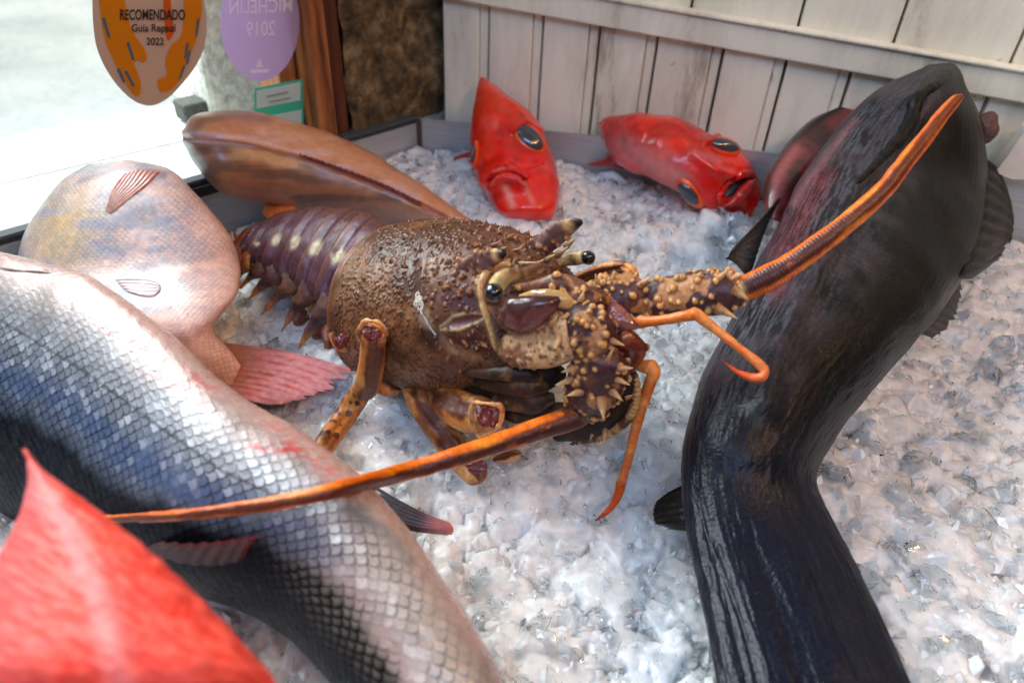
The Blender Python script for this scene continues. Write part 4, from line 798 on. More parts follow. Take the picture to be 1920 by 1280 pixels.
lip_loop(t_, [(1352, 384), (1350, 366), (1362, 346), (1384, 330), (1406, 326), (1418, 334)], [.001, .0028, .0034, .0034, .003, .001], 'upper_lip', rb, lin(206, 18, 18), 0.0045)
lip_loop(t_, [(1354, 388), (1372, 380), (1388, 366), (1404, 348), (1418, 336)], [.001, .003, .0045, .004, .001], 'lower_lip', rb, lin(206, 22, 24), 0.0055)
fin_px([[(1150, 285), (1160, 300), (1172, 318)], [(1128, 300), (1134, 306), (1140, 312)], [(1098, 307), (1104, 309), (1112, 311)]], [.026, .02, .016], 'tail_fin', M['fin'], rb, flatc(lin(176, 26, 28), lin(206, 90, 84), 0.5), rays=5)
fin_px([[(1200, 214), (1170, 250), (1160, 290)], [(1150, 218), (1140, 255), (1148, 290)], [(1122, 224), (1130, 256), (1142, 288)]], [.040, .036, .03], 'dorsal_fin', M['fin'], rb, flatc(lin(150, 26, 28), lin(216, 130, 120), 0.8), rays=9, amp=0.0014, ragged=2)
# red fish out of focus in the near corner
l = loft_px([(44, 842, 48, 842, .150, .0012), (60, 890, 84, 888, .148, .003), (46, 945, 150, 932, .145, .008), (0, 1035, 282, 1032, .140, .016), (-60, 1150, 402, 1148, .134, .023), (-110, 1290, 522, 1288, .126, .026), (-140, 1450, 610, 1450, .09, .032), (-100, 1600, 600, 1600, .08, .01)], nu=240, nv=200)
px = l.px; v = l.a[None, :]/math.pi*np.ones((l.nu, 1)); rid = pdist(px, [(60, 900), (140, 1020), (190, 1130), (235, 1300)])
st3 = fbm(np.stack([px[..., 0]*0.03+px[..., 1]*0.02, px[..., 1]*0.10-px[..., 0]*0.06, v*0], -1), 3)
l.disp((st3-0.5)*0.0009+0.0010*np.exp(-(rid/40)**2)); c = mixc(red_cols(l), lin(228, 84, 62), np.full(px.shape[:2], 0.22)); c = mixc(c, lin(228, 84, 70), smooth(0.35, 0.65, st3)*0.7); s, q = skin_grid(l); re_, rr_ = scallop(s+(st3-.5)*.002, q, 0.0022, 0.0032); c = mixc(c, lin(238, 132, 108), smooth(0.9, 0.4, re_)*0.18); c = c*(0.9+0.2*rr_[..., None]); c = mixc(c, lin(232, 150, 150), np.exp(-(rid/30)**2)*0.4); c = mixc(c, lin(216, 100, 98), smooth(0.5, 0.75, v)*(v < 1)*0.5)
rc = thing('red_fish', 'large red fish with a pointed dorsal spine in the near left corner', 'fish', base_of(l), 'bright red fish'); link('body', l.mesh('body', c), M['red_soft'], rc)

# ------------------------------------------------------------------ spiny lobster
YAW = math.radians(35); LA = np.array([math.cos(YAW), -math.sin(YAW), 0]); LN = np.array([-math.sin(YAW), -math.cos(YAW), 0]); LO = np.array([-.072, .366, 0.0])
def LP(s, z, off=0.0): return LO+LA*s+LN*off+np.array([0, 0, z])
def LS(px, py, off=0.0):
    x = onplane(px, py, LO+LN*off, LN); return x if x[2] > 0.009 else P(px, py, 0.009)
lob = thing('spiny_lobster', 'brown spiny lobster with long orange antennae in the middle of the ice', 'lobster', LP(0.02, 0.0))
TIL = math.radians(14); LU = np.array([0, 0, math.cos(TIL)])-LA*math.sin(TIL); LF = LA*math.cos(TIL)+np.array([0, 0, math.sin(TIL)])
car = [(-0.004, .047, .040, .046), (0.000, .047, .0455, .0505), (0.020, .053, .049, .053), (0.042, .060, .0495, .053), (0.062, .067, .0475, .0500), (0.080, .074, .043, .0445), (0.095, .080, .036, .038), (0.106, .084, .029, .032), (0.112, .086, .022, .026), (0.114, .087, .010, .014)]
C = np.array([LP(s, z) for s, z, b, a in car]); Wc = np.array([LN*a for s, z, b, a in car]); Vc = np.array([LU*b for s, z, b, a in car])
l = Loft(C, Wc, Vc, nu=460, nv=620, e=0.94)
u = (l.ul/l.ul[-1])[:, None]*np.ones((1, l.nv)); ang = l.a[None, :]*np.ones((l.nu, 1)); px = l.px
near = ((l.N*(CAM-l.G)).sum(-1) > 0)
front = smooth(0.45, 0.62, u); top = np.clip(np.sin(ang), 0, 1); low = smooth(-0.25, -0.7, np.sin(ang))
cerv = [(792, 440), (796, 470), (790, 500), (786, 545), (795, 590), (815, 625), (850, 660)]      # cervical groove
gr = pdist(px, cerv)
orb = [(948, 500), (912, 508), (898, 530), (905, 565), (918, 600), (928, 640), (950, 675)]
ob = pdist(px, orb); ga = pdist(px, [(828, 612), (850, 594), (880, 586), (910, 590)]); gb = pdist(px, [(828, 618), (862, 618), (890, 606), (908, 596)])
h = (fbm(l.G*70, 3)-0.5)*0.0022-0.0018*np.exp(-(gr/10)**2)*near*smooth(455, 500, px[..., 1])+0.0022*np.exp(-(ob/8)**2)*near-0.0016*np.exp(-(pdist(px, [(840, 606), (870, 602), (900, 596)])/9)**2)*near+0.0006*np.exp(-(np.minimum(ga, gb)/4)**2)*near
h = h+0.0018*np.exp(-((u-0.035)/0.012)**2)
l.disp(h)
noB = np.clip(1-np.exp(-(gr/9)**2)-np.exp(-(ob/12)**2)-0.8*np.exp(-(pdist(px, [(845, 606), (900, 597)])/10)**2), 0.02, 1)
hb, wb = bumps(l, 5600, 0.00100, 0.00050, mask=noB*(1-0.75*front*(1-low))*smooth(0.05, 0.1, u), seed=2, sharp=1.1, jit=0.35)
hb2, wb2 = bumps(l, 420, 0.0017, 0.0014, mask=noB*(0.12+front)*(1-0.8*low), seed=3, sharp=1.6, jit=0.45)
hb3, wb3 = bumps(l, 34, 0.0027, 0.0030, mask=noB*front*(0.15+top), seed=4, sharp=1.35, jit=0.35)
hb4, wb4 = bumps(l, 170, 0.0012, 0.0017, mask=smooth(0.55, 0.9, np.sin(ang))*smooth(0.1, 0.3, u), seed=6, sharp=1.5, jit=0.4)
n1 = fbm(l.G*55, 4); n2 = fbm(l.G*220, 3)
c = np.zeros(l.G.shape)+lin(116, 72, 44); c = mixc(c, lin(150, 106, 70), smooth(0.42, 0.66, n1)*0.8); c = mixc(c, lin(76, 52, 38), smooth(0.5, 0.35, n1)*0.7)
c = mixc(c, lin(150, 112, 76), low*0.8); c = mixc(c, lin(96, 58, 44), front*(1-low)*0.65)
for x, y, rx, ry, an, col, w in ((868, 565, 52, 18, 8, (82, 46, 48), .95), (868, 605, 34, 10, -12, (128, 84, 88), .95), (905, 480, 34, 24, -30, (72, 42, 40), .8), (880, 640, 50, 9, 8, (66, 38, 36), .8), (800, 632, 30, 16, 60, (58, 40, 30), .85), (840, 470, 40, 26, 0, (104, 74, 62), .6), (735, 660, 40, 18, 30, (78, 58, 34), .5)):
    c = mixc(c, lin(*col), np.exp(-cdist(px, x, y, rx, ry, an)**4)*w*near)
c = mixc(c, lin(206, 178, 138), np.exp(-(gr/8)**2)*smooth(0.40, 0.58, n1)*near*0.6); c = mixc(c, lin(214, 188, 138), np.exp(-(np.minimum(ga, gb)/3)**2)*0.7*near)
c = mixc(c, lin(196, 156, 104), np.exp(-(ob/8)**2)*0.85*near); c = mixc(c, lin(176, 140, 100), np.exp(-(pdist(px, [(850, 660), (900, 672), (950, 690)])/9)**2)*0.5*near)
c = mixc(c, lin(150, 90, 52), np.exp(-((u-0.035)/0.014)**2)*0.7)
tipc = np.where(front[..., None] > 0.5, lin(176, 112, 60), lin(84, 48, 26))
c = mixc(c, lin(44, 26, 16), smooth(0.08, 0.3, wb)*(1-smooth(0.55, 0.85, wb))*0.8); c = mixc(c, lin(126, 66, 30), smooth(0.55, 0.9, wb)*0.85)
for w_ in (wb2, wb3): c = mixc(c, lin(70, 40, 28), smooth(0.02, 0.2, w_)*(1-smooth(0.3, 0.6, w_))*0.6); c = mixc(c, lin(170, 100, 52), smooth(0.30, 0.75, w_)*0.85)
c = mixc(c, lin(74, 46, 30), smooth(0.3, 0.8, wb4)*0.7); c = c*(0.8+0.4*n2)[..., None]
c = c*0.92; l.disp(np.maximum.reduce([hb, hb2, hb3, hb4])); ctree = bvh(l)
# spines on the carapace
ORG, DKB, CRM = lin(196, 130, 70), lin(66, 38, 28), lin(214, 176, 120)
mb = MB(); l.into(mb, c)
for x, y, L_, r, dx, dz in ((905, 425, 15, 5, .6, .8), (935, 437, 16, 5, .8, .6), (955, 447, 20, 5.5, .9, .5), (1000, 452, 34, 7, .95, .35), (893, 462, 16, 6, .8, .5), (880, 432, 12, 4, .5, .8), (845, 428, 10, 4, .4, .8), (925, 460, 18, 6, .9, .4), (965, 470, 16, 5, .9, .4), (870, 492, 18, 7, .8, .5), (835, 540, 14, 7, .7, .5), (915, 470, 14, 5, .8, .5), (945, 478, 14, 5, .9, .4), (760, 500, 10, 5, .5, .6), (757, 555, 10, 5, .5, .5), (905, 645, 16, 7, .8, -.1), (870, 640, 12, 6, .8, -.1), (845, 638, 12, 6, .8, -.1)):
    try: p, n_ = hit(ctree, x, y)
    except RuntimeError: p, n_ = LS(x, y, 0), np.array([0, 0, 1.])
    k = depth(p)/F; d = unit(LA*dx+np.array([0, 0, dz])+n_*0.5); cone(p-d*r*k*0.6, p+d*L_*k, r*k, 10, DKB, mb, ORG)
for x, y, tx, ty, r in ((985, 500, 1000, 491, 6), (1005, 497, 1020, 486, 6), (1025, 488, 1042, 476, 7), (1045, 478, 1066, 462, 8), (1062, 462, 1080, 446, 7), (960, 500, 972, 494, 6), (945, 490, 952, 472, 8), (940, 470, 950, 462, 6), (950, 495, 1010, 492, 7)):
    a_, b_ = LS(x, y, 0.004), LS(tx, ty, 0.006); cone(a_, b_, r*depth(a_)/F, 10, DKB, mb, CRM)
carap = link('carapace', mb.mesh('carapace'), M['shell'], lob)
# two rostral horns
def horn(pts, rad, offs, name='horn'):
    q = [LS(x, y, o_) for (x, y), o_ in zip(pts, offs)]; k = depth(q[0])/F
    t = tube(q, np.array([[a_*k, b_*k] for a_, b_ in rad]), nu=90, nv=40, up=LN); w = (t.ul/t.ul[-1])[:, None]*np.ones((1, t.nv)); hb, wb = bumps(t, 34, .0016, .0012, seed=9, sharp=1.1, mask=smooth(0.9, 0.3, w)); t.disp(hb)
    c = np.zeros(t.G.shape)+lin(92, 60, 56); c = mixc(c, lin(150, 120, 110), smooth(.45, .7, fbm(t.G*180, 3))*.5); c = mixc(c, lin(206, 160, 108), np.exp(-((w-.85)/.06)**2)*.8); c = mixc(c, lin(44, 28, 24), smooth(.90, .97, w)); c = mixc(c, ORG, wb*.9)
    return link(name, t.mesh(name, c), M['shell'], carap)
horn([(958, 478), (990, 474), (1025, 455), (1055, 433), (1078, 419), (1090, 416)], [(20, 9), (20, 9), (19, 8), (17, 7), (11, 6), (5, 4)], [-.012, -.013, -.014, -.015, -.015, -.015])
horn([(868, 500), (890, 494), (915, 485), (935, 478), (946, 474)], [(20, 16), (20, 15), (17, 13), (13, 10), (6, 6)], [.020, .020, .020, .020, .020])
# white worm tube grown on the groove
sp = []
for k in range(46): th = k*0.40; rr = 13-0.18*k; sp.append((786+rr*0.62*math.cos(th)+math.sin(k*.31)*4, 566-k*0.05+rr*1.5*math.sin(th)*(.6+.4*math.sin(k*.2))))
sp += [(790, 585), (800, 600), (806, 612), (818, 628)]
q = [(lambda h_: h_[0]+h_[1]*0.0009)(hit(ctree, *s_)) for s_ in sp]; t = tube(q, [0.0006]*len(q), nu=360, nv=8); t.disp((fbm(t.G*500, 2)-.5)*.0006)
wt = link('worm_tube', t.mesh('worm_tube', mixc(np.zeros(t.G.shape)+lin(206, 200, 184), lin(120, 100, 76), smooth(.5, .7, fbm(t.G*260, 3))*.7)), material('chalky_tube', .7, .3, 800, var=.15), carap)
q = [(lambda h_: h_[0]+h_[1]*0.0004)(hit(ctree, *s_)) for s_ in ((956, 497), (935, 498), (915, 508), (903, 524), (900, 545), (906, 572), (916, 600), (924, 630), (930, 655))]
t = tube(q, np.array([3, 6, 7, 7, 6, 6, 6, 5, 3])*depth(q[3])/F, nu=120, nv=20); t.disp((fbm(t.G*200, 3)-.5)*.001); link('orbit_rim', t.mesh('orbit_rim', mixc(np.zeros(t.G.shape)+lin(196, 158, 108), lin(110, 70, 50), smooth(.5, .65, fbm(t.G*90, 3))*.8)), M['shell'], carap)
# eyes on stalks
def eye(pts, rad, offs, bx, by, br, boff):
    q = [LS(x, y, o_) for (x, y), o_ in zip(pts, offs)]; k = depth(q[0])/F; t = tube(q, np.array(rad)*k, nu=50, nv=30); t.disp((fbm(t.G*220, 3)-.5)*.0012); w = (t.ul/t.ul[-1])[:, None]*np.ones((1, t.nv))
    c = mixc(np.zeros(t.G.shape)+lin(168, 138, 88), lin(84, 44, 26), smooth(.45, .62, fbm(t.G*120, 3))*.85); c = mixc(c, lin(206, 176, 112), smooth(.82, .95, w))
    s_ = link('eye_stalk', t.mesh('eye_stalk', c), M['limb'], lob); p = LS(bx, by, boff); e_ = ellipsoid(p, RM[:, 0]*br*k, RM[:, 1]*br*k, RM[:, 2]*br*k)
    link('eyeball', e_.mesh('eyeball', lin(4, 4, 5)), M['eye_black'], s_)
eye([(1010, 502), (985, 512), (960, 514), (942, 522), (930, 538)], [10, 10, 12, 15, 15], [.024, .036, .044, .050, .052], 926, 549, 17, .060)
eye([(985, 512), (1020, 503), (1050, 492), (1072, 484), (1096, 483)], [9, 9, 9, 14, 13], [.0, -.010, -.018, -.022, -.022], 1103, 483, 13.5, -.022)
# head plates between the eyes and the antennae
def seg(rows, name, cols, off=None, nb=60, br=.0017, bh=.0015, mat='shell', sp=(), parent=None, flat=.8, nu=130, nv=110, spot=lin(206, 150, 86), e=1.0, bseed=1, mask=None, wr=0.0):
    """limb segment: rows (px,py,off,rx[,ry]) along its axis"""
    q = np.array([LS(r[0], r[1], r[2]) for r in rows]); k = depth(q.mean(0))/F; rad = np.array([[r[3]*k, (r[4] if len(r) > 4 else r[3]*flat)*k] for r in rows])
    t = tube(q, rad, nu=nu, nv=nv, up=unit(CAM-q.mean(0)), e=e); n1 = fbm(t.G*130, 4); c = np.zeros(t.G.shape)+cols[0]; c = mixc(c, cols[1], smooth(.52, .62, n1)*.9)
    if len(cols) > 2: c = mixc(c, cols[2], smooth(.55, .66, fbm(t.G*90+9, 3))*.85)
    t.disp((fbm(t.G*90, 3)-.5)*.002+wr*(fbm(t.G*np.array([400, 400, 120]), 2)-.5))
    if nb:
        hb, wb = bumps(t, nb, br, bh, seed=bseed, sharp=1.15, jit=.5); c = mixc(c, cols[0]*.45, smooth(.02, .2, wb)*(1-smooth(.3, .6, wb))*.5); c = mixc(c, spot, smooth(.3, .75, wb)*.95); t.disp(hb)
    mb = MB(); t.into(mb, c); tr_ = bvh(t)
    for x, y, tx, ty, r in sp:
        try: a_ = hit(tr_, x, y)[0]
        except RuntimeError: a_ = PD(x, y, depth(q.mean(0)))
        b_ = PD(tx, ty, depth(a_)-.002); cone(a_-(b_-a_)*.25, b_, r*depth(a_)/F, 12, lin(150, 96, 56), mb, lin(222, 186, 130))
    return link(name, mb.mesh(name), M[mat], parent or lob), tr_
PUR, PUR2, TAN, BRN = lin(74, 40, 38), lin(70, 34, 40), lin(190, 142, 92), lin(80, 44, 34)
seg([(935, 612, .030, 8), (952, 600, .034, 24), (970, 594, .036, 38, 24), (995, 586, .034, 34, 22), (1025, 572, .030, 20), (1050, 560, .026, 6)], 'antenna_plate', (PUR, lin(112, 62, 60)), nb=0, mat='shell_gloss', e=.95)
seg([(936, 655, .030, 14), (960, 654, .033, 34, 20), (1000, 645, .033, 46, 22), (1038, 636, .031, 50, 24), (1075, 630, .028, 40)], 'antenna_base', (lin(184, 142, 100), lin(206, 168, 122), lin(104, 62, 46)), nb=110, br=.0012, bh=.0008, spot=lin(120, 68, 42), bseed=3, e=.82, sp=((1010, 612, 1014, 596, 9), (1035, 606, 1046, 590, 8), (985, 618, 984, 604, 7)))
seg([(960, 540, .018, 6), (1000, 538, .018, 14), (1040, 532, .016, 20), (1075, 540, .012, 20), (1110, 552, .008, 12)], 'head_plate', (lin(120, 74, 56), lin(176, 130, 84), BRN), nb=16, bseed=4)
seg([(975, 556, .026, 6), (1010, 553, .026, 13), (1050, 562, .024, 15), (1082, 578, .020, 10)], 'head_plate', (lin(196, 156, 96), lin(120, 76, 52)), nb=0, mat='shell_gloss')
seg([(1020, 590, .022, 10), (1050, 580, .022, 24), (1085, 570, .016, 28), (1120, 562, .010, 22), (1140, 560, .006, 8)], 'head_plate', (BRN, lin(186, 120, 66), lin(60, 36, 36)), nb=26, sp=((1065, 560, 1058, 540, 7), (1090, 560, 1096, 542, 7), (1035, 575, 1030, 552, 8)), bseed=5)
# near antenna: three thick spiny segments
MIX = (lin(70, 40, 42), lin(180, 126, 80), lin(104, 66, 50))
seg([(1040, 606, .022, 16), (1062, 612, .024, 44, 32), (1090, 622, .024, 56, 36), (1118, 636, .022, 50, 34), (1142, 652, .020, 26)], 'antenna_segment', MIX, nb=80, bseed=6, sp=((1060, 650, 1055, 672, 10), (1050, 635, 1040, 655, 9), (1150, 640, 1172, 648, 8)))
seg([(1135, 650, .018, 24), (1130, 672, .022, 50, 36), (1120, 704, .024, 54, 38), (1108, 736, .026, 48, 36), (1098, 762, .026, 40, 30), (1094, 775, .026, 22)], 'antenna_segment', MIX, nb=100, bseed=7, sp=((1076, 690, 1052, 698, 9), (1070, 712, 1040, 722, 9), (1165, 690, 1188, 690, 8), (1160, 712, 1182, 722, 8), (1150, 735, 1168, 752, 9), (1128, 752, 1132, 786, 13), (1085, 735, 1062, 742, 9), (1140, 672, 1150, 652, 6)))
# far antenna
seg([(1092, 560, .000, 12), (1120, 556, -.004, 34), (1150, 556, -.008, 42), (1185, 558, -.012, 42), (1212, 560, -.014, 26)], 'antenna_segment', MIX, nb=70, bseed=8, sp=((1150, 522, 1152, 506, 6), (1190, 520, 1196, 508, 6), (1120, 530, 1116, 512, 6), (1205, 530, 1222, 518, 7), (1180, 592, 1198, 604, 7)))
seg([(1205, 565, -.014, 24), (1230, 562, -.016, 38), (1270, 557, -.020, 40), (1320, 552, -.024, 40), (1365, 547, -.028, 38), (1392, 542, -.03, 22)], 'antenna_segment', MIX, nb=110, bseed=9,
    sp=((1240, 527, 1244, 516, 5), (1270, 522, 1272, 512, 5), (1310, 518, 1316, 508, 6), (1350, 520, 1364, 506, 8), (1380, 545, 1404, 562, 12), (1350, 580, 1384, 598, 11), (1320, 590, 1332, 600, 7), (1375, 522, 1394, 512, 7), (1215, 595, 1238, 622, 7)))
seg([(1120, 556, -.001, 6), (1136, 575, .004, 20), (1152, 594, .008, 24), (1176, 606, .008, 16), (1196, 612, .006, 5)], 'antenna_joint', (lin(108, 50, 54), lin(140, 82, 72)), nb=0, mat='shell_gloss', wr=.0015)
seg([(1150, 640, .010, 10), (1168, 636, .010, 24), (1182, 650, .008, 28), (1180, 680, .008, 20), (1172, 700, .008, 8)], 'antenna_joint', (lin(96, 38, 24), lin(140, 70, 40)), nb=6, mat='shell_gloss')
# whips
def whip(pts, dep, rad, sa_, name='antenna_whip'):
    q = np.array([PD(x, y, d) for (x, y), d in zip(pts, dep)]); t = tube(q, np.array(rad)*np.array(dep)/F, nu=900, nv=40, up=unit(CAM-q[0])); s = t.ul[:, None]*np.ones((1, t.nv)); a_ = t.a[None, :]*np.ones((t.nu, 1)); w = s/s.max()
    ringw = 0.0016; rp = 0.5+0.5*np.cos(2*np.pi*s/ringw); t.disp(0.00011*rp*(1-.5*w)+(fbm(np.stack([s*160, a_*.7, s*0], -1), 2)-.5)*.0008)
    n1 = fbm(np.stack([s*70, np.cos(a_)*1.2, np.sin(a_)*1.2], -1), 4); c = np.zeros(t.G.shape)+lin(220, 102, 8); c = mixc(c, lin(234, 146, 28), smooth(.45, .7, n1)*.7); c = mixc(c, lin(190, 74, 20), smooth(.3, .9, w)*.6)
    d = np.abs(np.angle(np.exp(1j*(a_-math.radians(sa_))))); st = smooth(.85, .45, d+(n1-.5)*0.9); c = mixc(c, lin(62, 22, 14), st*smooth(.25, .42, n1+.12)*(1.0-.2*w)); c = c*(.92+.12*rp)[..., None]
    ba = smooth(.045, .0, w); c = mixc(c, lin(222, 190, 130), ba*smooth(.4, .6, fbm(t.G*90, 2)+.1)); c = mixc(c, lin(80, 40, 30), smooth(.02, .05, w)*smooth(.09, .05, w)*smooth(.45, .6, fbm(t.G*160, 2))*.9)
    return link(name, t.mesh(name, c), M['limb'], lob)
dn = depth(LS(1094, 772, .026))
def over(tree, x, y, d, gap):
    try: return min(d, depth(hit(tree, x, y)[0])-gap)
    except RuntimeError: return d
wp = [(1112, 760), (1090, 775), (1060, 788), (1000, 808), (930, 832), (850, 858), (740, 890), (640, 916), (540, 938), (450, 952), (330, 966), (200, 972), (100, 978)]
wd_ = [dn, dn-.002, dn-.004, dn-.008, dn-.014, dn-.022, dn-.034]+[over(tsil, x, y, dn-.045, .0075) for x, y in wp[7:]]
whip(wp, wd_, [15, 21.5, 22, 21, 19.5, 18, 17, 16, 14.5, 13, 10.5, 7, 6], 122)
df_ = depth(LS(1390, 542, -.03))
whip([(1375, 546), (1398, 540), (1425, 528), (1475, 500), (1540, 455), (1600, 408), (1660, 352), (1700, 300), (1735, 258), (1765, 218), (1790, 190), (1804, 180)], [df_, df_, df_-.002, df_-.006, df_-.010, df_-.012, df_-.012, df_-.010, df_-.006, df_-.002, df_, df_], [20, 24, 24, 22.5, 20.5, 18.5, 17, 16, 14.5, 12.5, 10, 4.5], 95)
# antennules: slender jointed feelers
def feeler(pts, offs, rad, name='antennule'):
    q = np.array([LS(x, y, o_) for (x, y), o_ in zip(pts, offs)]); k = depth(q.mean(0))/F; t = tube(q, np.array(rad)*k, nu=260, nv=24); w = (t.ul/t.ul[-1])[:, None]*np.ones((1, t.nv)); n1 = fbm(t.G*130, 3); c = mixc(np.zeros(t.G.shape)+lin(214, 108, 36), lin(226, 146, 72), smooth(.45, .65, n1)*.7); c = mixc(c, lin(190, 58, 22), smooth(.6, .95, w)*.8); c = mixc(c, lin(70, 20, 14), smooth(.93, 1.0, w)*.8)
    t.disp((n1-.5)*.0008); return link(name, t.mesh(name, c), M['limb'], lob)
feeler([(1140, 618), (1165, 612), (1192, 606), (1203, 604), (1214, 603), (1250, 599), (1290, 592), (1302, 589), (1312, 594), (1350, 624), (1395, 660), (1425, 684), (1434, 696), (1430, 706), (1412, 708), (1385, 698), (1365, 684), (1352, 674)], [.0, .0, -.001, -.001, -.001, -.002, -.003, -.003, -.003, -.004, -.004, -.004, -.003, -.001, .000, .001, .001, .001], [8, 9.5, 11, 13, 10.5, 10, 11, 12.5, 10.5, 8.5, 8, 8.5, 8, 8, 8, 5.5, 3, 1])
feeler([(1165, 672), (1185, 680), (1205, 686), (1222, 689), (1226, 696), (1220, 715), (1210, 742), (1206, 752), (1202, 764), (1190, 810), (1178, 860), (1168, 895), (1164, 908), (1160, 925), (1148, 948), (1132, 964), (1116, 976)], [.004, .004, .005, .005, .006, .007, .008, .008, .008, .009, .010, .010, .010, .011, .012, .012, .012], [8, 10, 11, 14, 12, 11, 11, 13.5, 11, 10, 9, 9.5, 10, 9, 7, 4, 1.2])
# abdomen: six overlapping plates
ab = np.array([(735, 424, 652, 606), (692, 402, 600, 572), (648, 393, 566, 549), (604, 389, 536, 531), (564, 391, 506, 515), (529, 400, 480, 505), (500, 414, 458, 496)], float); az = [.046, .043, .040, .037, .033, .029, .025]; at = [.046, .046, .045, .043, .039, .034, .026]
tips = [(0, 0), (558, 656), (527, 623), (490, 590), (466, 561), (450, 540), (446, 522)]
SP, RU = lin(98, 66, 76), lin(146, 80, 48)
for k in range(6):
    f = lambda t_: cr(ab, np.array([t_]))[0]
    fz = lambda t_: float(np.interp(t_, range(7), az)); ft = lambda t_: float(np.interp(t_, range(7), at))
    rows = []
    for t_, sc_ in ((k-0.12, .93), (k+0.02, .985), (k+0.3, 1.0), (k+0.62, 1.005), (k+0.92, 1.02), (k+1.02, 1.02), (k+1.08, .97)):
        r = f(max(t_, 0.0) if k else max(t_, 0)); m = (r[:2]+r[2:])/2; a_, b_ = m+(r[:2]-m)*sc_, m+(r[2:]-m)*sc_; rows.append((*b_, *a_, fz(t_), ft(t_)*sc_, .016))
    # last parameter pulls the near face back towards the tail
    t = loft_px(rows, nu=110, nv=220, e=.97); u = np.linspace(0, 1, t.nu)[:, None]*np.ones((1, t.nv)); v = (t.a[None, :]/math.pi)*np.ones((t.nu, 1)); n1 = fbm(t.G*90, 4)
    t.disp(-.0012*np.exp(-((u-.55)/.05)**2)+(fbm(t.G*160, 3)-.5)*.0010)
    c = mixc(np.zeros(t.G.shape)+SP, lin(132, 104, 122), smooth(.42, .65, n1)*.6); c = mixc(c, lin(120, 62, 44), smooth(.58, .48, u)*smooth(.36, .42, u)*.5); c = mixc(c, RU, smooth(.80, .92, u)*.75); c = mixc(c, lin(78, 46, 52), smooth(.50, .2, u)*.5)
    c = mixc(c, lin(112, 74, 56), smooth(.34, .14, v)*(v < 1)*.75*smooth(.3, .6, n1+.1)); c = mixc(c, lin(140, 90, 60), smooth(.82, .95, v)*(v < 1)*.5)
    for vc, ru, w_ in ((.50, .16, 1), (.80, .09, .8), (.92, .07, .5)):
        c = mixc(c, lin(230, 214, 176), np.exp(-(((v-vc)/.050)**2+((u-.66)/ru)**2)**2)*w_*(1 if k < 5 else .4)*smooth(.28, .4, n1))
    mb = MB(); t.into(mb, c)
    # pleura: leaf shaped side plate ending in a hooked spike
    tx, ty = tips[k+1] if k < 5 else (446, 522); r = f(k+.75); bx, by = r[2], r[3]; top_ = f(k+.75); sx, sy = bx+(top_[0]-bx)*.22, by+(top_[1]-by)*.22; d0 = depth(P((top_[0]+bx)/2, (top_[1]+by)/2, fz(k+.75)))-.022; kk = d0/F; sc_ = 1-.09*k
    q = [PD(sx+4, sy-4, d0+.004), PD(sx*.65+bx*.35+2, sy*.65+by*.35, d0), PD(bx-2, by+2, d0), PD(bx*.62+tx*.38-3, by*.62+ty*.38, d0+.002), PD(bx*.3+tx*.7-2, by*.3+ty*.7, d0+.003), PD(tx, ty, d0+.004)]
    g_ = tube(q, np.array([[10, 6], [21*sc_, 10], [20*sc_, 10], [12*sc_, 8], [7*sc_, 6], [1.2, 1.2]])*kk, nu=70, nv=40, up=unit(CAM-q[2])); g_.disp((fbm(g_.G*170, 3)-.5)*.0022); w = (g_.ul/g_.ul[-1])[:, None]*np.ones((1, g_.nv))
    c2 = mixc(np.zeros(g_.G.shape)+lin(112, 74, 66), lin(150, 104, 74), smooth(.45, .65, fbm(g_.G*140, 4))*.8); c2 = mixc(c2, lin(60, 38, 42), np.exp(-((w-.55)/.10)**2)*.8); c2 = mixc(c2, lin(190, 116, 60), smooth(.68, .85, w)); g_.into(mb, c2)
    a_ = PD(bx+12, by+8, d0+.006); b_ = PD(bx+2, by+44*sc_, d0+.006); cone(a_, b_, 7*kk, 10, lin(150, 96, 56), mb, lin(196, 130, 70))
    link('tail_segment', mb.mesh('tail_segment'), M['shell'], lob)
# swimmerets under the tail
for x, y, tx, ty, r in ((640, 600, 612, 655, 24), (606, 600, 590, 632, 18), (570, 585, 556, 608, 16)):
    seg([(x, y, .012, 10), ((x+tx)/2, (y+ty)/2, .012, r), (tx, ty, .012, 6)], 'swimmeret', (lin(150, 84, 60), lin(112, 60, 52)), nb=0, mat='limb', nu=40, nv=40)
# tail fan
def fan(rows, zs, c0, c1): fin_px(rows, zs, 'tail_fan', M['limb'], lob, flatc(lin(*c0), lin(*c1), .9), rays=9, amp=.0012, th=.0016)
fan([[(560, 392), (545, 400), (525, 412)], [(535, 384), (520, 396), (505, 410)], [(512, 379), (503, 392), (496, 406)], [(502, 384), (499, 393), (497, 402)]], [.040, .038, .034, .030], (222, 106, 40), (226, 140, 60))
fan([[(524, 405), (510, 425), (500, 445)], [(500, 415), (488, 432), (478, 452)], [(478, 432), (465, 446), (456, 460)]], [.034, .026, .018], (214, 92, 36), (200, 110, 50))
fan([[(505, 440), (486, 452), (476, 466)], [(478, 448), (464, 456), (458, 468)], [(450, 452), (442, 456), (440, 462)]], [.034, .028, .022], (196, 108, 44), (150, 84, 44))
fan([[(480, 455), (470, 480), (468, 505)], [(462, 460), (452, 485), (452, 508)], [(450, 468), (444, 490), (444, 506)]], [.034, .028, .022], (150, 90, 48), (200, 120, 50))
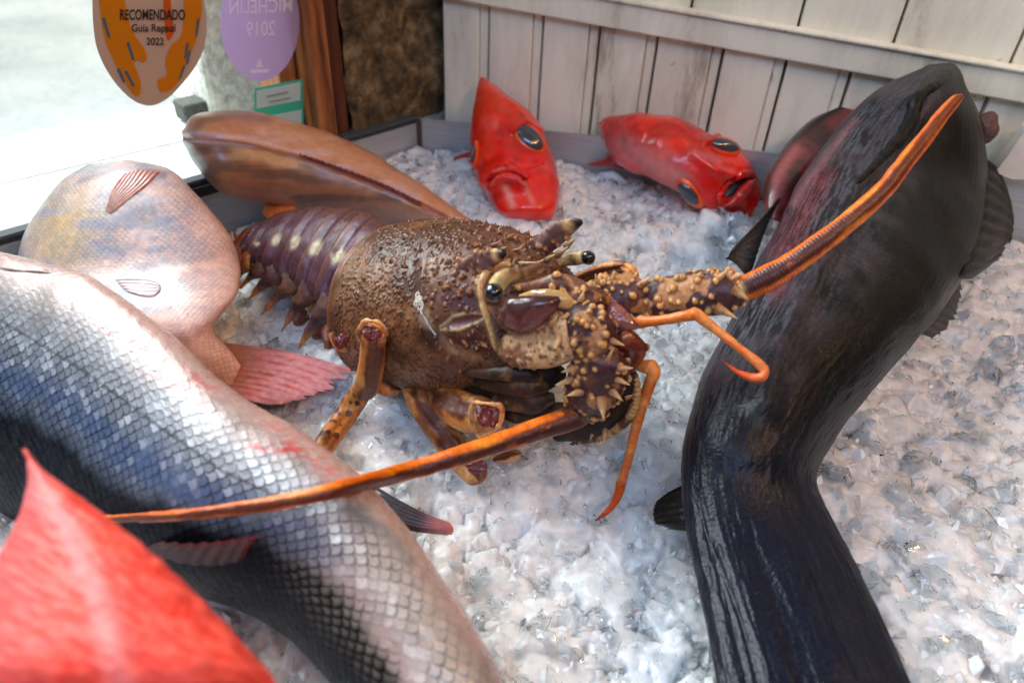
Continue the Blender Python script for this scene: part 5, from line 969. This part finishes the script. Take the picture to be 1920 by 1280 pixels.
# legs: bent and cut walking legs
LEG = (lin(206, 142, 80), lin(214, 160, 100)); 
def leg(rows, name='leg', stripe=True, cut=None, parent=None, flat=.8, spots=0):
    q = np.array([r[3] if len(r) > 3 and r[3] is not None else LS(r[0], r[1], r[2][0]) for r in [(a_, b_, (o_, r_), None) for a_, b_, o_, r_ in rows]]); k = depth(q.mean(0))/F
    t = tube(q, np.array([r[3] for r in rows])*k, nu=120, nv=60, flat=flat, up=unit(CAM-q.mean(0))); n1 = fbm(t.G*110, 4); a_ = t.a[None, :]*np.ones((t.nu, 1)); w = (t.ul/t.ul[-1])[:, None]*np.ones((1, t.nv))
    c = mixc(np.zeros(t.G.shape)+lin(196, 118, 52), lin(216, 160, 98), smooth(.45, .65, n1)*.7)
    c = mixc(c, lin(104, 56, 34), smooth(.52, .66, fbm(t.G*75+4, 4))*.75)
    if stripe: d = np.abs(np.angle(np.exp(1j*(a_-math.radians(95))))); c = mixc(c, lin(78, 30, 20), smooth(.75, .35, d+(n1-.5)*1.4)*smooth(.02, .1, w)*.9)
    if spots: hb, wb = bumps(t, spots, .0017, .0002, seed=spots, sharp=1.0); c = mixc(c, lin(70, 26, 16), smooth(.2, .5, wb)*.9)
    t.disp((n1-.5)*.0016-.0010*np.exp(-(np.abs(np.angle(np.exp(1j*(a_-math.radians(95)))))/.3)**2))
    return link(name, t.mesh(name, c), M['limb'], parent or lob)
def meat(x, y, off, rx, ry, ang, parent):
    p = LS(x, y, off); k = depth(p)/F; ca, sa = math.cos(math.radians(ang)), math.sin(math.radians(ang)); e_ = ellipsoid(p, (RM[:, 0]*ca+RM[:, 1]*sa)*rx*k, (-RM[:, 0]*sa+RM[:, 1]*ca)*ry*k, -RM[:, 2]*.0014, nu=40, nv=50); e_.disp((fbm(e_.G*np.array([420, 420, 120]), 3)-.5)*.0035); link('meat', e_.mesh('meat', (.3, .1, .1)), M['meat'], parent)
def rim(pts, off, rad, parent):
    q = [LS(x, y, off) for x, y in pts]; t = tube(q, np.array(rad)*.75*depth(q[0])/F, nu=60, nv=16); t.disp((fbm(t.G*160, 2)-.5)*.003); link('cut_edge', t.mesh('cut_edge', mixc(np.zeros(t.G.shape)+lin(212, 150, 88), lin(120, 60, 30), smooth(.5, .65, fbm(t.G*140, 3))*.7)), M['limb'], parent)
lg = leg([(698, 612, .058, 20), (700, 640, .059, 23), (697, 680, .060, 24), (690, 715, .061, 25), (684, 735, .060, 22), (680, 745, .058, 10)])
meat(697, 624, .0635, 17, 15, 0, lg); rim([(676, 640), (672, 622), (684, 604), (702, 601), (718, 610), (724, 626), (714, 640)], .064, [5, 6, 6, 5, 6, 6, 4], lg)
l2 = leg([(690, 718, .055, 16), (672, 742, .056, 22), (645, 782, .057, 22), (620, 818, .058, 21), (600, 845, .058, 20), (585, 865, .058, 16)], stripe=False, spots=70)
lg = leg([(640, 612, .046, 6), (634, 625, .048, 17), (642, 642, .050, 19), (656, 652, .050, 10)], stripe=True); meat(640, 640, .058, 13, 15, 30, lg)
leg([(690, 690, .040, 10), (712, 708, .044, 26), (735, 722, .044, 24), (752, 730, .042, 10)], stripe=True)
lg = leg([(765, 728, .044, 14), (785, 755, .048, 22), (815, 795, .050, 26), (850, 840, .050, 27), (880, 872, .050, 27), (895, 892, .050, 22), (900, 902, .050, 8)]); meat(895, 874, .0575, 20, 14, -10, lg)
lg = leg([(810, 735, .040, 12), (835, 752, .044, 32), (868, 770, .046, 36), (905, 778, .046, 34), (930, 782, .045, 24)], flat=.7); meat(915, 776, .0545, 24, 26, 10, lg); rim([(888, 752), (884, 775), (890, 800), (900, 818), (930, 805), (942, 780), (938, 760), (915, 756), (890, 754)], .055, [5, 5, 5, 6, 4, 6, 6, 5, 5], lg)
leg([(925, 862, .045, 3), (940, 858, .045, 9), (960, 852, .044, 13), (976, 850, .043, 4)], stripe=True)
# far side leg
leg([(1050, 560, -.020, 8), (1078, 532, -.026, 14), (1110, 516, -.028, 15), (1150, 504, -.030, 15), (1172, 502, -.030, 12)]); leg([(1168, 500, -.028, 9), (1180, 508, -.026, 13), (1188, 520, -.024, 12), (1186, 530, -.022, 5)], stripe=False)
# mouthparts and dark underside
DK = (lin(46, 30, 22), lin(70, 46, 30), lin(30, 20, 16))
seg([(760, 715, .022, 10), (810, 722, .026, 34), (870, 722, .028, 44), (930, 716, .026, 46), (990, 705, .022, 40), (1040, 700, .016, 24), (1060, 700, .012, 8)], 'underside', DK, nb=0, mat='mouthpart', nu=80, nv=60)
for r in ([(880, 715, .036, 6), (930, 718, .038, 18), (985, 722, .034, 22), (1030, 728, .028, 8)], [(905, 750, .034, 5), (950, 750, .036, 18), (1000, 752, .032, 24), (1040, 745, .026, 10)], [(930, 775, .028, 8), (980, 778, .030, 16), (1030, 772, .026, 18), (1060, 762, .022, 8)], [(860, 700, .040, 4), (920, 700, .042, 12), (980, 700, .036, 14), (1020, 706, .030, 5)]):
    seg(r, 'mouthpart', (lin(62, 40, 28), lin(108, 76, 48), lin(36, 24, 20)), nb=0, mat='mouthpart', nu=60, nv=40)
seg([(1185, 690, .000, 6), (1182, 720, .004, 18), (1168, 755, .008, 30), (1140, 785, .012, 34), (1095, 806, .016, 24), (1040, 822, .018, 8)], 'antenna_scale', (lin(34, 20, 16), lin(60, 36, 24)), nb=0, mat='mouthpart', nu=90, nv=60, flat=.5,
    sp=((1178, 745, 1196, 738, 5), (1180, 770, 1192, 772, 4), (1160, 795, 1172, 790, 6), (1135, 808, 1132, 830, 7), (1110, 815, 1106, 826, 4)))
e_ = [(1192, 700), (1195, 730), (1186, 770), (1162, 800), (1125, 820), (1070, 832)]; t = tube([LS(x, y, .016) for x, y in e_], np.array([2, 5, 6, 6, 5, 2])*.4/F, nu=120, nv=14); t.disp(.0006*np.sin(t.ul*2400)[:, None]*np.ones((1, t.nv)))
link('scale_edge', t.mesh('scale_edge', mixc(np.zeros(t.G.shape)+lin(186, 140, 86), lin(90, 50, 30), smooth(.45, .6, fbm(t.G*120, 3)))), M['limb'], lob)
